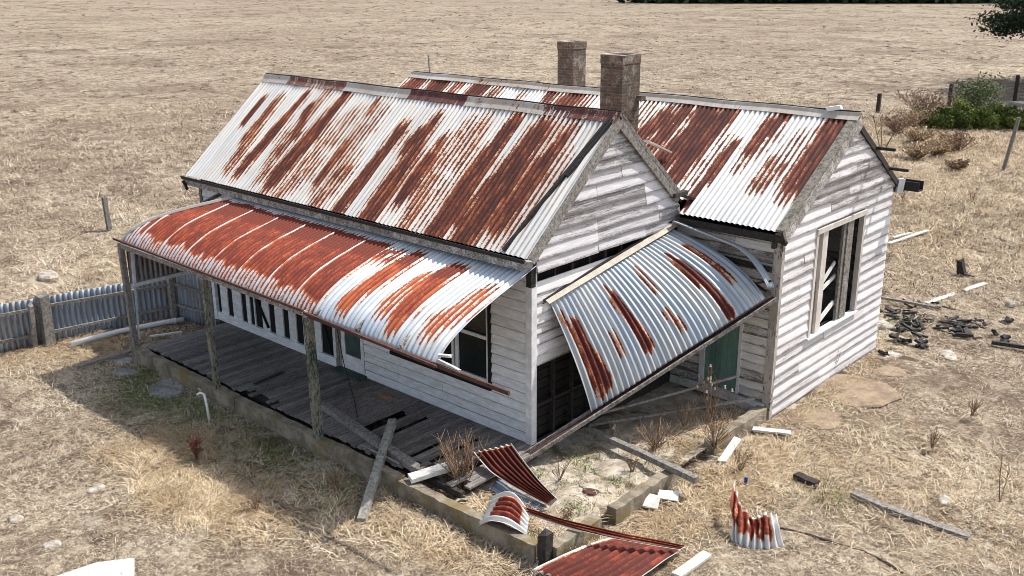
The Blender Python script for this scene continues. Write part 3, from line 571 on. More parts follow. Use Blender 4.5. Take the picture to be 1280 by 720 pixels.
# ------------------------------------------------------------------ front veranda
VPn = [(0.0, 2.88), (-.28, 2.80), (-1.0, 2.6), (-1.4, 2.46), (-1.65, 2.33), (-1.85, 2.2), (-1.98, 2.06), (-2.03, 1.97)]
vy = np.array([p[0] for p in VPn][::-1]); vz = np.array([p[1] for p in VPn][::-1])
# arc-length parameter so that the curled edge gets its share of rows
ds = np.concatenate([[0], np.cumsum(np.hypot(np.diff(vy[::-1]), np.diff(vz[::-1])))]); SL = ds[-1]
def vprof(s):
    k = np.linspace(0, SL, 60); yy = np.interp(k, ds, vy[::-1]); zz = np.interp(k, ds, vz[::-1])
    for _ in range(6):
        yy[1:-1] = (yy[:-2] + yy[2:] + 2 * yy[1:-1]) / 4; zz[1:-1] = (zz[:-2] + zz[2:] + 2 * zz[1:-1]) / 4
    return np.interp(s, k, yy), np.interp(s, k, zz)
def s_of_y(y): return np.interp(-np.asarray(y), -vy[::-1], ds)
def verf(U, S):
    y, z = vprof(S); lift = .12 * np.clip(-U / 8, 0, 1.05) * np.clip(-y / 2, 0, 1); return np.stack([U, y, z + lift - .04 * np.clip((U + 1) / 1.1, 0, 1) * np.clip(-y, 0, 1)], -1)
def vrust(u, s):
    t = s / SL; r = np.zeros_like(u)
    n = fbm(u * 6, s * 0 + 1.5, 3); n2 = fbm(u * 2.2 + 4, s * 0 + 7.5, 2)
    main = (u > -8.6) & (u < -2.55)
    lo = .86 + .07 * (n - .5) * 2 + .06 * (n2 - .5); lo = np.where(u < -8.15, .55, lo); hi = .17 + .06 * (n2 - .5)
    k = np.clip((lo - t) / .04 + .5, 0, 1) * np.clip((t - hi) / .10 + .5, 0, 1); r = np.where(main, np.maximum(k * 1.3, .40 * (t > hi)), r)
    fade = np.clip((-2.55 - u) / .1, 0, 1); r = np.where(main, r * fade, r)
    for sx in np.arange(-8.0, -2.4, .8):         # pale lap lines between the sheets
        wd = .016; m = np.exp(-((u - sx) / wd) ** 2); r = r * (1 - (.45 + .5 * fbm(s * 2 + sx * 3, s * 0 + sx, 2)) * m * (t > .2))
    # rusted patches on the right hand sheets
    return np.maximum(r, capsules(u, s, [(a, float(s_of_y(b)), c, float(s_of_y(d)), w_, k_) for (a, b, c, d, w_, k_) in VPATCH]))
VPATCH = [(-1.96,-0.68,-2.00,-1.28,.34,1.0),(-1.96,-1.13,-2.08,-1.70,.3,.95),(-1.96,-0.62,-1.96,-0.83,.3,1),(-1.32,-0.92,-1.36,-1.22,.2,.7),(-1.32,-1.31,-1.36,-1.58,.28,.62),(-0.96,-0.56,-1.12,-0.95,.2,.9),(-1.08,-0.74,-1.00,-1.55,.34,1.1),(-1.00,-1.55,-0.96,-1.82,.2,.9),(-0.16,-0.92,-0.20,-1.28,.3,.62),(-0.16,-1.25,-0.32,-1.58,.34,.62),(-2.64,-0.71,-2.28,-0.65,.25,.7)]
def vhot(u, s):
    t = s / SL; return np.clip((t - .36) / .08, -1.6, .5) + .0 * u
def vtone(u, v): return .5
def vkeep(U, S, P):
    y = P[..., 1]; return (U > -8.52 + (1.30) * (1 + y / 2.03)) & (U < .12 - 0.0 * y)
corrugated('veranda_roof', verf, -8.55, .12, 0.0, SL, M_ver, house, rust=vrust, hot=vhot, nv=70, keep=vkeep, sheet=.8, lap=.014, stone=.08)
# short hipped end of the veranda with its rolled capping
def hipf(U, S):                                  # U along y, S down towards the end
    q = np.clip(S, 0, 1); y = U; f = 1 + y / 2.03; s0 = s_of_y(y); ss = s0 + (SL - s0) * q; yy, zz = vprof(ss)
    return np.stack([-8.52 + 1.30 * f * (1 - q) - .0 * y, y, zz + .12 * np.clip(-yy / 2, 0, 1)], -1)
corrugated('veranda_roof_end', hipf, -2.0, -.02, 0, 1, M_ver, house, rust=lambda u, v: .95 + 0 * u, nv=20, lift=1)
mb = MB(); pts = []
for y in np.linspace(-2.03, 0, 12): s_ = float(s_of_y(y)); yy, zz = vprof(s_); pts.append((-8.52 + 1.3 * (1 + y / 2.03), y, float(zz) + .12 * min(1, -y / 2) + .02))
mb.tube(pts, .045, 6); mb.build('hip_cap', M_cap, house)
MB().bar((-8.55, -2.07, 2.06), (-5.55, -2.07, 2.06), .05, .08, seg=4, rag=.004).bar((-5.55, -2.07, 2.06), (-2.7, -2.07, 2.04), .05, .08, seg=4).build('veranda_beam', M_barge, house)
MB().bar((-8.75, -2.06, 2.15), (-2.7, -2.13, 2.11), .03, .035, seg=6, rag=.004).bar((-2.7, -2.12, 2.08), (.2, -2.14, 2.0), .035, .04, seg=6, rag=.01).build('gutter', M_beam, house)
MB().bar((-2.7, -2.08, 2.03), (1.45, -2.08, 1.97), .03, .055, seg=6, rag=.012, tone=.1).build('veranda_beam', M_beam, house)
MB().bar((.15, -2.04, 2.05), (.55, -2.04, 2.0), .04, .04, seg=3, rag=.01).bar((.1, -2.0, 2.1), (.3, -1.95, 2.12), .05, .03, rag=.01).build('broken_batten', M_oldwhite, house)
mb = MB()
for x in np.arange(-8.2, .2, .95): mb.bar((x, -.02, 2.76), (x, -1.5, 2.34), .045, .06); mb.bar((x, -1.5, 2.34), (x, -2.05, 2.06), .045, .06)
mb.bar((-8.2, -1.0, 2.5), (.05, -1.0, 2.52), .05, .04); mb.build('rafter', M_barge, house)
for i, (x, m) in enumerate(((-8.49, M_grey), (-5.60, M_oldgreenpost), (-2.68, M_oldgreenpost))):
    mb = MB(); b = .12 if i == 2 else .095
    mb.bar((x, -2.02, -.14 if i == 2 else -.06), (x, -2.04, .55), b, b * .95, (0, 1, 0), seg=3, rag=.004, tone=.5)
    mb.bar((x, -2.04, .55), (x, -2.06, 2.02), b, b, (0, 1, 0), w2=b * .95, seg=4, rag=.004, tone=.5); p = mb.build('veranda_post', m, house)
    if i: MB().box((x - .055, -2.12, 2.0), (x + .055, -2.0, 2.03)).build('post_cap', M_grey, p)
# windbreak panel at the left end
corrugated('windbreak_panel', lambda U, Vv: np.stack([-8.52 + 0 * U, U, Vv], -1), -1.95, -.1, 1.27, 2.4, M_fence, house, rust=lambda u, v: .3 + 0 * u, nv=6, keep=lambda U, Vv, P: P[..., 2] < 2.12 + .28 * (U + 1.95), lift=1, tone=.0)
MB().bar((-8.46, -1.98, 1.25), (-8.46, -.55, 1.25), .05, .07, tone=.9).bar((-8.46, -1.9, 1.25), (-8.46, -1.86, 2.05), .05, .06, tone=.8).bar((-8.46, -1.95, .15), (-8.46, -1.9, 1.2), .03, .03).build('windbreak_rail', M_trim, house)
# deck of boards running out from the wall
mb = MB(); x = -8.4; miss = [(-2.42, -2.3, -1.5, -.55), (-1.98, -1.86, -1.5, -.4), (-1.2, -1.05, -1.5, -.9), (-.8, -.7, -1.4, -.5), (-.35, -.2, -1.9, -1.0)]
while x < .22:
    ye = -1.82 - random.uniform(0, .06); ys = -.03
    if -5.2 < x < -4.3 : ye += random.uniform(0, .25)
    if x > -1.0: ye = -1.75 + random.uniform(0, .35)
    spans = [(ye, ys)]
    for (m0, m1, n0_, n1_) in miss:
        if m0 - .06 <= x <= m1: spans = [(ye, n0_ - random.uniform(0, .1)), (n1_ + random.uniform(0, .1), ys)]
    for (a, b) in spans:
        if b - a > .1: dz = random.uniform(-.008, .008); mb.hexa([(x, a, -.03 + dz), (x + .108, a, -.03 + dz), (x + .108, b, -.03), (x, b, -.03), (x, a, dz), (x + .108, a, dz), (x + .108, b, 0), (x, b, 0)])
    x += .117
mb.build('deck_boards', M_deck, house)
mb = MB()
for y in (-1.7, -.9, -.12): mb.box((-8.4, y - .04, -.14), (.2, y + .04, -.045))
mb.box((-8.42, -1.8, -.28), (-8.36, 0, -.05)); mb.build('deck_joists', M_dark, house)
# concrete kerb round veranda and side slab
def kerb(a, b, w, z0, z1, n):
    A = Vector(a); B = Vector(b); mb = MB(); s = (B - A).normalized().cross(Vector((0, 0, 1))); P = []
    for k in range(n + 1):
        p = A.lerp(B, k / n); j = random.uniform(-.012, .012); jz = random.uniform(-.012, .008)
        P += [p - s * (w / 2) + Vector((0, 0, z0)), p + s * (w / 2 + j) + Vector((0, 0, z0)), p + s * (w / 2 + j) + Vector((0, 0, z1 + jz)), p - s * (w / 2 - j) + Vector((0, 0, z1 + jz))]
    fs = [(3, 2, 1, 0), tuple(n * 4 + i for i in range(4))]
    for k in range(n):
        for i in range(4): q = k * 4 + i; r = k * 4 + (i + 1) % 4; fs.append((q, r, r + 4, q + 4))
    return mb.add(P, fs, .5).build('kerb', M_kerb, house)
kerb((-8.6, -2.0, 0), (-5.0, -2.0, 0), .14, -.42, -.01, 30); kerb((-4.98, -2.0, 0), (-.75, -2.0, 0), .14, -.42, -.02, 30); kerb((-.72, -2.03, 0), (1.86, -2.0, 0), .15, -.42, -.04, 24)
kerb((2.02, -1.92, 0), (2.02, -.95, 0), .16, -.42, -.04, 12); kerb((2.02, -.62, 0), (2.02, 1.0, 0), .16, -.42, -.05, 16); kerb((1.96, 2.0, 0), (1.94, 3.75, 0), .18, -.42, -.05, 16)
MB().bar((1.98, -2.0, -.45), (1.99, -2.0, .16), .14, .14, (0, 1, 0), rag=.03, seg=4).build('post_stump', M_dark, house)
# base board under the walls
MB().box((-8.7, -.03, -.28), (-.05, .03, .0)).box((-.03, .03, -.28), (.03, 3.8, .0)).build('base_board', M_dark, house)
MB().bar((.3, 3.72, -.04), (1.95, 3.74, -.1), .05, .14).bar((1.45, 3.7, -.1), (1.95, 3.68, -.18), .06, .18).build('base_board', M_oldwhite, house)
# ------------------------------------------------------------------ slab of the side veranda
V_, F_ = [], []
gxs = np.linspace(.02, 1.94, 60); gys = np.linspace(-1.93, 3.8, 150); X, Y = np.meshgrid(gxs, gys, indexing='ij')
Z = -.17 + (fbm(X * 3, Y * 3, 4) - .5) * .05 - .10 * np.clip((-.9 - Y) / .4, 0, 1); idx = np.arange(X.size).reshape(X.shape)
Fq = np.stack([idx[:-1, :-1], idx[1:, :-1], idx[1:, 1:], idx[:-1, 1:]], -1).reshape(-1, 4)
tag(arrmesh('concrete_slab', np.stack([X, Y, Z], -1).reshape(-1, 3), Fq, M_slab), kind='structure')
# ------------------------------------------------------------------ fallen side veranda roof (still hinged on the wall)
sT0, sT1, sB0, sB1 = (np.array(v) for v in ((.03, .35, 2.25), (.1, 3.55, 2.76), (.64, .66, .5), (1.95, 3.5, 1.92)))
def sidef(S, T):
    S = (S / 3.3)[..., None]; T = T[..., None]; a = sT0 + (sT1 - sT0) * S; b = sB0 + (sB1 - sB0) * S
    m = a + (b - a) * .62 + np.array([.55, 0, .83]) * (.13 + .21 * S); return (1 - T) ** 2 * a + 2 * T * (1 - T) * m + T * T * b
SP = [(0.034,0.145,0.056,0.406,.16,.62),(0.079,0.275,0.079,0.681,.26,1.0),(0.079,0.493,0.112,0.797,.34,1.05),(0.067,0.710,0.079,0.884,.24,.8),(0.337,0.145,0.348,0.333,.12,.85),(0.348,0.261,0.371,0.739,.26,1.1),(0.787,0.203,0.764,0.522,.16,.9),(0.787,0.304,0.809,0.913,.24,1.1),(0.921,0.217,0.921,0.406,.16,.75),(0.921,0.507,0.921,0.652,.2,.7),(0.539,0.623,0.562,0.768,.24,.52),(0.573,0.174,0.562,0.348,.2,.45),(0.236,0.493,0.236,0.652,.2,.45)]
corrugated('side_veranda_roof', sidef, 0, 3.3, 0, 1, M_side, house, rust=lambda u, v: capsules(u, v * 2, [(a * 3.3, b * 2, c * 3.3, d * 2, w_ * .6, k_) for (a, b, c, d, w_, k_) in SP]) + .03, nv=60, pitch=.098, amp=.015, sheet=1.18, lap=.02, stone=.06, thick=.004)
MB().bar((.06, .28, 2.27), (.12, 3.6, 2.84), .13, .012, (.6, 0, 1), seg=8, rag=.008, tone=.5).build('roof_flashing', timber('cream_flashing', lin(170, 158, 142), lin(120, 108, 96), lin(198, 188, 172), .5), house)
MB().bar((.03, .22, 2.27), (.07, 3.6, 2.87), .03, .07, seg=8, rag=.006, tone=.3).build('wall_plate', M_dark, house)
E0 = Vector((2.02, 3.7, 1.90)); E1 = Vector((.15, -.45, -.09)); dd = (E1 - E0).normalized(); sx = Vector((.9, -.35, .0)).normalized()
up = sx.cross(dd).normalized(); up = up if up.z > 0 else -up; acr = dd.cross(up).normalized()
MB().bar(E0, E1, .15, .015, up, seg=10, rag=.0, tone=.3).build('fallen_beam_web', M_beam, house)
MB().bar(E0 + acr * .08 + up * .02, E1 + acr * .08 + up * .02, .03, .06, up, seg=10, rag=.006, tone=.6).bar(E0 - acr * .08 + up * .02, E1 - acr * .08 + up * .02, .03, .06, up, seg=10, rag=.006, tone=.6).build('fallen_beam', M_barge, house)
# curled leftover strip of sheet beside the rear wing
def stripf(U, T):
    y = 3.42 + U; x = .15 + 1.85 * T; z = 2.92 - .33 * T - .45 * np.clip((T - .6) / .4, 0, 1) ** 2.2; return np.stack([x, y, z - .25 * U], -1)
corrugated('curled_roof_strip', stripf, 0, .26, 0, 1, M_side, house, rust=lambda u, v: .1 + 0 * u, nv=40, pitch=.09, thick=.004, tone=.2)
MB().bar((1.2, 3.6, 2.3), (1.9, 3.62, 2.0), .03, .03).bar((1.5, 3.5, 2.05), (1.98, 3.6, 2.2), .03, .03).bar((.3, 3.7, 2.4), (1.9, 3.72, 2.35), .05, .08).build('broken_rafter', M_dark, house)
MB().bar((.2, 1.2, -.05), (1.9, 3.5, .15), .05, .04).bar((.1, .9, .1), (1.6, 3.4, .5), .04, .04).build('fallen_rafter', M_grey, house)
exec_debris = True
# ------------------------------------------------------------------ corrugated fence on the left
def fence(label, pts, top, rustv, posts, rails):
    A, B = Vector(pts[0]), Vector(pts[1]); d = B - A; l = d.length; d.normalize(); nrm = Vector((0, 0, 1)).cross(d)
    t = thing('corrugated_fence', label, 'fence', (A.x, A.y, GZ), 'rusty iron fences left of the veranda')
    corrugated('iron_sheets', lambda U, Vv: np.stack([A.x + d.x * U, A.y + d.y * U, Vv], -1), 0, l, GZ - .02, top, M_fence, t, rust=lambda u, v: np.clip(rustv + .5 * (fbm(u * 1.2, v * .6, 3) - .5), 0, 1), nv=8, pitch=.11, amp=.02, lift=1 if True else -1, thick=.004, stone=.35)
    s = nrm if nrm.x > 0 else -nrm
    if abs(s.y) > abs(s.x) and s.y > 0: s = -s
    for (a, b, za, zb, th) in rails:
        p, q = A + d * a + s * .06, A + d * b + s * .06; MB().bar((p.x, p.y, za), (q.x, q.y, zb), .05, th, seg=3, rag=.005).build('rail', M_grey, t)
    for (a, zt, wd, ln) in posts:
        p = A + d * a + s * .12; q = p + Vector((ln, 0, 0)); MB().bar((p.x, p.y, GZ - .05), (q.x, q.y, zt), wd, wd * .8, (0, 1, 0), rag=.03, seg=3).build('post', M_grey, t)
    return t
fence('long run of grey corrugated iron fence left of the veranda with a thick silvery post', [(-11.6, -6.4, 0), (-10.15, .12, 0)], .70, .12, [(2.0, .7, .12, 0), (3.72, .78, .24, .02), (3.45, .66, .1, .12)], [(0, 3.6, .45, .5, .06), (3.8, 6.5, .52, .5, .06), (0, 3.5, -.10, -.05, .06), (3.8, 6.5, -.05, .0, .06)])
fence('short return of dull grey corrugated iron fence behind the first veranda post', [(-10.1, -.22, 0), (-8.95, .0, 0)], .85, .25, [(.02, .85, .12, 0)], [(.1, 1.1, .55, .5, .06), (.1, 1.1, .08, .05, .05)])
tag(MB().tube([(-10.198,-2.565,-0.220), (-10.098,-1.554,-0.200), (-9.878,-0.672,-0.190), (-9.713,-0.293,-0.180)], .055, 12).tube([(-9.788,-0.497,-0.185), (-9.787,-0.441,-0.185)], .07, 12).build('fallen_pipe', M_pipe, origin=(-10.232,-1.492,-0.250), smooth=True), 'long pale grey pipe lying along the foot of the iron fence', 'pipe')
# standpipe
A = (-5.008,-2.567,-0.300); t = thing('standpipe', 'white garden standpipe with a bent spout in the grass before the kerb', 'tap', A)
MB().tube([(A[0], A[1], GZ - .05), (A[0] - .04, A[1], .02), (A[0] - .08, A[1] + .0, .18)], .022, 8).tube([(A[0] - .08, A[1], .18), (A[0] - .13, A[1] - .04, .21), (A[0] - .2, A[1] - .06, .16)], .022, 8).build('pipe', M_white, t, smooth=True)
MB().tube([(A[0] - .14, A[1] - .04, .2), (A[0] - .14, A[1] - .04, .27)], .012).tube([(A[0] - .19, A[1] - .04, .27), (A[0] - .09, A[1] - .04, .27)], .012).build('tap_handle', M_rubble, t)
# ------------------------------------------------------------------ loose timbers
def plank(label, pts, w, h, mat, group=None, name='loose_plank', cat='plank', rag=.02, up=(0, 0, 1), tone=None):
    mb = MB()
    for i in range(len(pts) - 1): mb.bar(pts[i], pts[i + 1], w, h, up, seg=4, rag=rag if len(pts) == 2 else rag * .2, tone=.5 if tone is None else tone)
    o = tuple(pts[0][:2]) + (min(p[2] for p in pts),); return tag(mb.build(name, mat, origin=o), label, cat, group)
plank('peeled green veranda post leaning from the deck down over the kerb', [(-1.815,-1.224,0.250), (-0.542,-2.938,-0.260)], .12, .11, M_lean, name='leaning_post', cat='post')
plank('long grey beam lying slantwise across the dark deck boards', [(-3.506,-1.331,0.060), (-0.656,-1.788,0.050)], .13, .10, M_grey, name='fallen_beam_timber', cat='beam')
plank('short white plank sticking out over the kerb beside the bare bush', [(-0.555,-2.007,0.020), (-0.248,-1.353,0.100)], .2, .06, M_oldwhite)
plank('long grey timber running from the fallen beam over the slab and kerb', [(0.356,0.971,0.000), (1.432,0.869,0.000), (2.552,0.674,0.030)], .10, .09, M_grey)
plank('split white plank at the inside corner of the kerb by the rear wing', [(2.098,2.641,-0.200), (2.277,1.851,-0.240)], .12, .03, M_oldwhite)
plank('bright white board lying flat just outside the rear wing corner', [(2.069,3.189,-0.240), (2.582,3.475,-0.250)], .13, .03, M_oldwhite)
plank('green flecked white plank lying at the bottom edge by the rusty sheet', [(3.442,-0.472,-0.240), (3.407,-1.148,-0.250)], .14, .04, timber('green_flecked_plank', lin(214, 210, 198), lin(170, 166, 150), lin(150, 168, 146), -.1), up=(0, 0, 1))
plank('thin white batten on the straw beside the dark deck end', [(-9.403,-1.248,-0.220), (-9.068,-0.708,-0.200)], .06, .03, M_oldwhite)
plank('pale grey batten lying on the ground left of the kerb end', [(-8.924,-3.014,-0.240), (-8.840,-1.962,-0.200)], .07, .05, M_grey)
plank('long white batten on the grass directly behind the rear wing', [(-0.888,16.063,-0.250), (-0.598,18.185,-0.250)], .10, .03, M_oldwhite, 'white battens in the yard')
plank('shorter white batten touching the one behind the rear wing', [(-1.042,16.724,-0.250), (-0.875,17.579,-0.250)], .08, .03, M_oldwhite, 'white battens in the yard')
plank('white batten reaching away from the charred heap', [(1.803,11.568,-0.250), (2.311,14.010,-0.250)], .13, .03, M_oldwhite, 'white battens in the yard')
plank('half buried grey kerb timber crossing the right foreground', [(4.181,2.292,-0.260), (4.741,2.180,-0.240), (5.339,2.218,-0.270), (5.821,2.264,-0.290)], .12, .07, M_grey)
plank('dark old sleeper end sunk in the grass at right', [(3.322,2.232,-0.250), (3.678,2.211,-0.270)], .13, .08, M_dark)
plank('charred thin rail lying over the burnt heap by the rear wing', [(0.971,11.009,-0.160), (2.108,11.195,-0.180)], .06, .05, M_grey)
plank('black burnt branch lying at the right edge of the yard', [(3.720,9.932,-0.240), (4.559,10.144,-0.240)], .07, .07, M_char, name='burnt_branch', cat='branch')
plank('thin stick leaning on the deck from the fallen grey beam', [(-1.682,-1.968,0.160), (-0.965,-1.841,0.040)], .02, .02, M_grey, name='thin_stick', cat='stick')
plank('dark narrow board lying on the deck near the green post', [(-5.133,-1.561,0.030), (-5.208,-0.898,0.030)], .07, .02, M_dark)
tag(MB().tube([(-4.400,-0.244,0.900), (-4.148,-0.326,0.300), (-3.291,-0.806,0.020), (-2.667,-1.247,0.030)], .008, 5).build('hanging_wire', M_cord, origin=(-2.718,-1.208,0.000)), 'thin pale wire hanging from the screen down onto the deck', 'wire')
tag(MB().tube([(3.851,0.717,-0.240), (4.213,0.806,-0.230), (4.599,0.820,-0.220), (4.945,0.899,-0.230), (5.291,0.824,-0.220), (5.588,0.715,-0.230)], .017, 6, r2=.024).build('old_hose', M_cord, origin=(4.581,0.866,-0.250), smooth=True), 'dark hose curving through the dry grass at the lower right', 'hose')
# lid on the deck and other small finds
def rock(label, p, r, mat, group=None, name='flat_stone', cat='stone', flat=.35, seed=0, n=10, ang=0):
    rr = random.Random(seed); mb = MB(); vs = []; rings = ((0, 0), (1, .0), (.96, .55), (.8, .9), (.45, 1.0)); m = 16
    rad = [1 + rr.uniform(-.34, .34) for _ in range(m)]; rad = [(rad[i] + rad[i - 1] + rad[(i + 1) % m]) / 3 for i in range(m)]
    for (k, z) in rings[1:]:
        for i in range(m):
            a = 2 * math.pi * i / m; ca, sa = math.cos(a) * r[0] * rad[i] * k, math.sin(a) * r[1] * rad[i] * k
            vs.append((p[0] + ca * math.cos(ang) - sa * math.sin(ang), p[1] + ca * math.sin(ang) + sa * math.cos(ang), p[2] + z * r[2] * (1 + rr.uniform(-.12, .12))))
    fs = []
    for j in range(3):
        for i in range(m): fs.append((j * m + i, j * m + (i + 1) % m, (j + 1) * m + (i + 1) % m, (j + 1) * m + i))
    fs.append(tuple(3 * m + i for i in range(m))); mb.add(vs, fs)
    return tag(mb.build(name, mat, origin=tuple(p), smooth=False), label, cat, group)
rock('round brown lid lying on the deck under the front window', (-3.054,-0.315,0.000), (.14, .10, .035), M_brown, name='round_lid', cat='lid', seed=2)
rock('large grey flat stone before the kerb nearest the standpipe', (-6.800,-2.329,-0.312), (.5, .32, .04), M_stone, 'grey flat stones before the kerb', seed=3, ang=-.6)
rock('middle grey flat stone before the left kerb end', (-8.084,-2.469,-0.310), (.28, .2, .05), M_stone, 'grey flat stones before the kerb', seed=4, ang=.6)
rock('small grey flat stone right beside the left kerb end', (-8.694,-2.235,-0.300), (.2, .16, .04), M_stone, 'grey flat stones before the kerb', seed=5)
for i, (p, r, l) in enumerate([((2.536,5.952,-0.328), (.8, .68, .055), 'large tan worn concrete patch along the rear wing wall'), ((2.572,4.312,-0.322), (.52, .44, .055), 'tan concrete patch nearest the rear wing corner'), ((2.680,2.629,-0.322), (.34, .26, .04), 'small reddish concrete patch beside the split white plank'), ((2.682,7.186,-0.330), (.36, .25, .04), 'tan concrete patch past the back corner of the rear wing')]):
    rock(l, p, r, M_path, 'tan concrete patches beside the rear wing', name='concrete_patch', cat='concrete patch', seed=10 + i, ang=.7)
rock('white chalky lump in the paddock beyond the iron fence', (-15.473,-0.729,-0.340), (.42, .25, .14), M_rubble, name='chalk_lump', cat='rubble', seed=21)
for i, (u, l) in enumerate([((1208,403,.14,.08), 0)]): pass
for i, (p, r, l) in enumerate([((1.565,9.575,-0.320), (.3, .22, .1), 'pale rubble lump against the back of the rear wing'), ((2.366,7.958,-0.320), (.35, .16, .06), 'flat pale rubble below the charred heap'), ((3.241,8.846,-0.320), (.3, .14, .05), 'pale rubble streak right of the charred heap'), ((1.838,11.201,-0.300), (.12, .08, .05), 'small white chip behind the burnt heap'), ((3.234,12.800,-0.300), (.11, .08, .09), 'small white lump at the far right of the yard'), ((5.223,3.011,-0.300), (.13, .08, .05), 'white chip beyond the buried kerb timber'), ((-4.269,-6.075,-0.320), (.12, .08, .05), 'white chip at the left edge of the foreground'), ((-3.226,-6.032,-0.320), (.14, .09, .05), 'white chip above the white slab'), ((-4.254,-4.927,-0.320), (.15, .08, .04), 'white chip in the left foreground grass'), ((-0.484,-3.762,-0.320), (.08, .06, .05), 'small white chip at the bottom centre grass')]):
    rock(l, p, r, M_rubble, 'white chips and rubble in the grass', name='rubble_chip', cat='rubble', seed=30 + i, ang=i)
for i, (p, r, l) in enumerate([((1.332,-0.087,-0.170), (.34, .22, .025), 'cracked cream concrete piece in the middle of the slab'), ((1.306,0.539,-0.170), (.38, .28, .03), 'largest cream concrete piece at the slab edge'), ((0.831,-0.116,-0.170), (.3, .2, .03), 'cream concrete piece beside the red twisted sheet')]):
    rock(l, p, r, M_slab, 'broken cream concrete pieces', name='concrete_piece', cat='concrete', seed=50 + i, ang=i * 1.3)
rock('dark red flat scrap on the cream slab', (1.432,-0.349,-0.140), (.13, .08, .012), M_beam, name='red_scrap', cat='scrap', seed=61, ang=.5)
A = (2.862,1.555,-0.300); tag(MB().tube([(A[0], A[1], A[2]), (A[0], A[1], A[2] + .1), (A[0] + .01, A[1], A[2] + .13)], .04, 10, r2=.02).build('plastic_bottle', M_blue, origin=A), 'small blue plastic bottle standing in the grass behind the crumpled sheet', 'bottle')
tag(MB().hexa([(-2.395,-6.397,-0.240), (-1.616,-5.700,-0.240), (-2.032,-5.482,-0.240), (-2.298,-5.865,-0.240), (-2.316,-6.424,-0.190), (-1.542,-5.733,-0.190), (-1.955,-5.515,-0.190), (-2.220,-5.896,-0.190)]).build('white_board', M_oldwhite, origin=(-2.108,-5.959,-0.250)), 'broad pale white board lying at the lower left corner', 'board')
for i, (a, l) in enumerate([([(2.141,-0.067,-0.220), (2.331,0.032,-0.240), (2.279,0.179,-0.120), (2.064,0.177,-0.150)], 'bent white scrap of sheet left of the pair beside the kerb'), ([(2.195,0.230,-0.200), (2.438,0.374,-0.220), (2.333,0.596,-0.200), (2.141,0.345,-0.140)], 'flat white scrap of sheet right of the pair beside the kerb')]):
    b = [(p[0], p[1], p[2] - .012) for p in a]; tag(MB().hexa(b + a).build('sheet_scrap', M_sign, origin=a[0]), l, 'scrap', 'white scraps beside the kerb')
# ------------------------------------------------------------------ loose iron sheets
def ruled(name, label, Lp, Rp, n, rust, mid=(), mat=M_loose, amp=.016, curve=None, group='loose rusty sheets before the veranda', nv=24):
    """sheet between two edge curves; ribs run along them"""
    CV = [[np.array(p) for p in c] for c in ([Lp] + list(mid) + [Rp])]; Lp, Rp = CV[0], CV[-1]
    def cv(P, t):
        k = np.linspace(0, 1, len(P)); A = np.array(P); tt = np.linspace(0, 1, 60); q = np.stack([np.interp(tt, k, A[:, i]) for i in range(3)], -1)
        for _ in range(25): q[1:-1] = (q[:-2] + q[2:] + 2 * q[1:-1]) / 4
        return np.stack([np.interp(t, tt, q[:, i]) for i in range(3)], -1)
    def fn(U, Vv):
        f = np.clip(U / (n * .1), -.01, 1.01) * (len(CV) - 1); i = np.clip(np.floor(f), 0, len(CV) - 2).astype(int); g_ = (f - i)[..., None]; al = [cv(c, Vv) for c in CV]; out = np.zeros(U.shape + (3,))
        for j in range(len(CV) - 1): m_ = (i == j)[..., None]; out = np.where(m_, al[j] * (1 - g_) + al[j + 1] * g_, out)
        return out
    o = min((tuple(p) for p in Lp + Rp), key=lambda p: p[2])
    s = corrugated(name, fn, 0, n * .1, 0, 1, mat, None, o, rust=rust, nv=nv, amp=amp, sheet=50, lap=0, thick=.004, dent=.16, hot=lambda u, v: .1 + 0 * u)
    return tag(s, label, 'iron sheet', group)
edge = lambda n, lo=.10, k=1.0: (lambda u, v: (.7 + .75 * fbm(u * 5 + n, v * 4, 3)) * k * np.clip(np.minimum(np.minimum(u, n * .1 - u) / (.06) , np.minimum(v, 1 - v) / lo), 0, 1))
ruled('iron_sheet', 'red twisted iron sheet bent up against the end of the deck', [(-0.250,-1.015,0.150), (0.242,-1.191,0.080), (0.628,-1.135,-0.020), (1.274,-1.052,-0.140)], [(0.316,-0.770,0.380), (0.573,-0.867,0.300), (0.977,-0.947,0.120), (1.333,-0.968,-0.040)], 7, edge(7, .05), amp=.028)
ruled('iron_sheet', 'white and red arched iron sheet over the front kerb', [(0.935,-2.145,-0.120), (1.131,-2.131,0.050), (1.353,-2.060,0.060), (1.598,-1.926,-0.080)], [(0.731,-1.644,0.020), (0.928,-1.628,0.200), (1.069,-1.589,0.200), (1.359,-1.590,0.020)], 6, lambda u, v: .95 * np.clip(np.minimum(u - .1, .56 - u) / .08, 0, 1) * np.clip(np.minimum(v - .2, .9 - v) / .06, 0, 1), amp=.022)
ruled('iron_sheet', 'long narrow red iron strip reaching over the side kerb', [(1.134,-1.612,0.100), (1.805,-1.490,0.080), (2.626,-1.189,0.040), (3.238,-0.698,-0.100)], [(1.178,-1.614,0.020), (1.851,-1.511,0.000), (2.682,-1.263,-0.020), (3.210,-0.763,-0.140)], 3, lambda u, v: .75 + .2 * fbm(u * 4, v * 9, 2) - .5 * (u > .22), amp=.02)
ruled('iron_sheet', 'wide flat rusty iron sheet lying at the bottom edge of the yard', [(2.017,-2.311,-0.220), (2.161,-1.919,-0.140), (2.250,-1.454,-0.160), (2.356,-1.020,-0.200)], [(3.102,-1.994,-0.240), (3.184,-1.615,-0.160), (3.208,-1.127,-0.140), (3.185,-0.586,-0.200)], 10, edge(10, .02, 1.0), amp=.018)
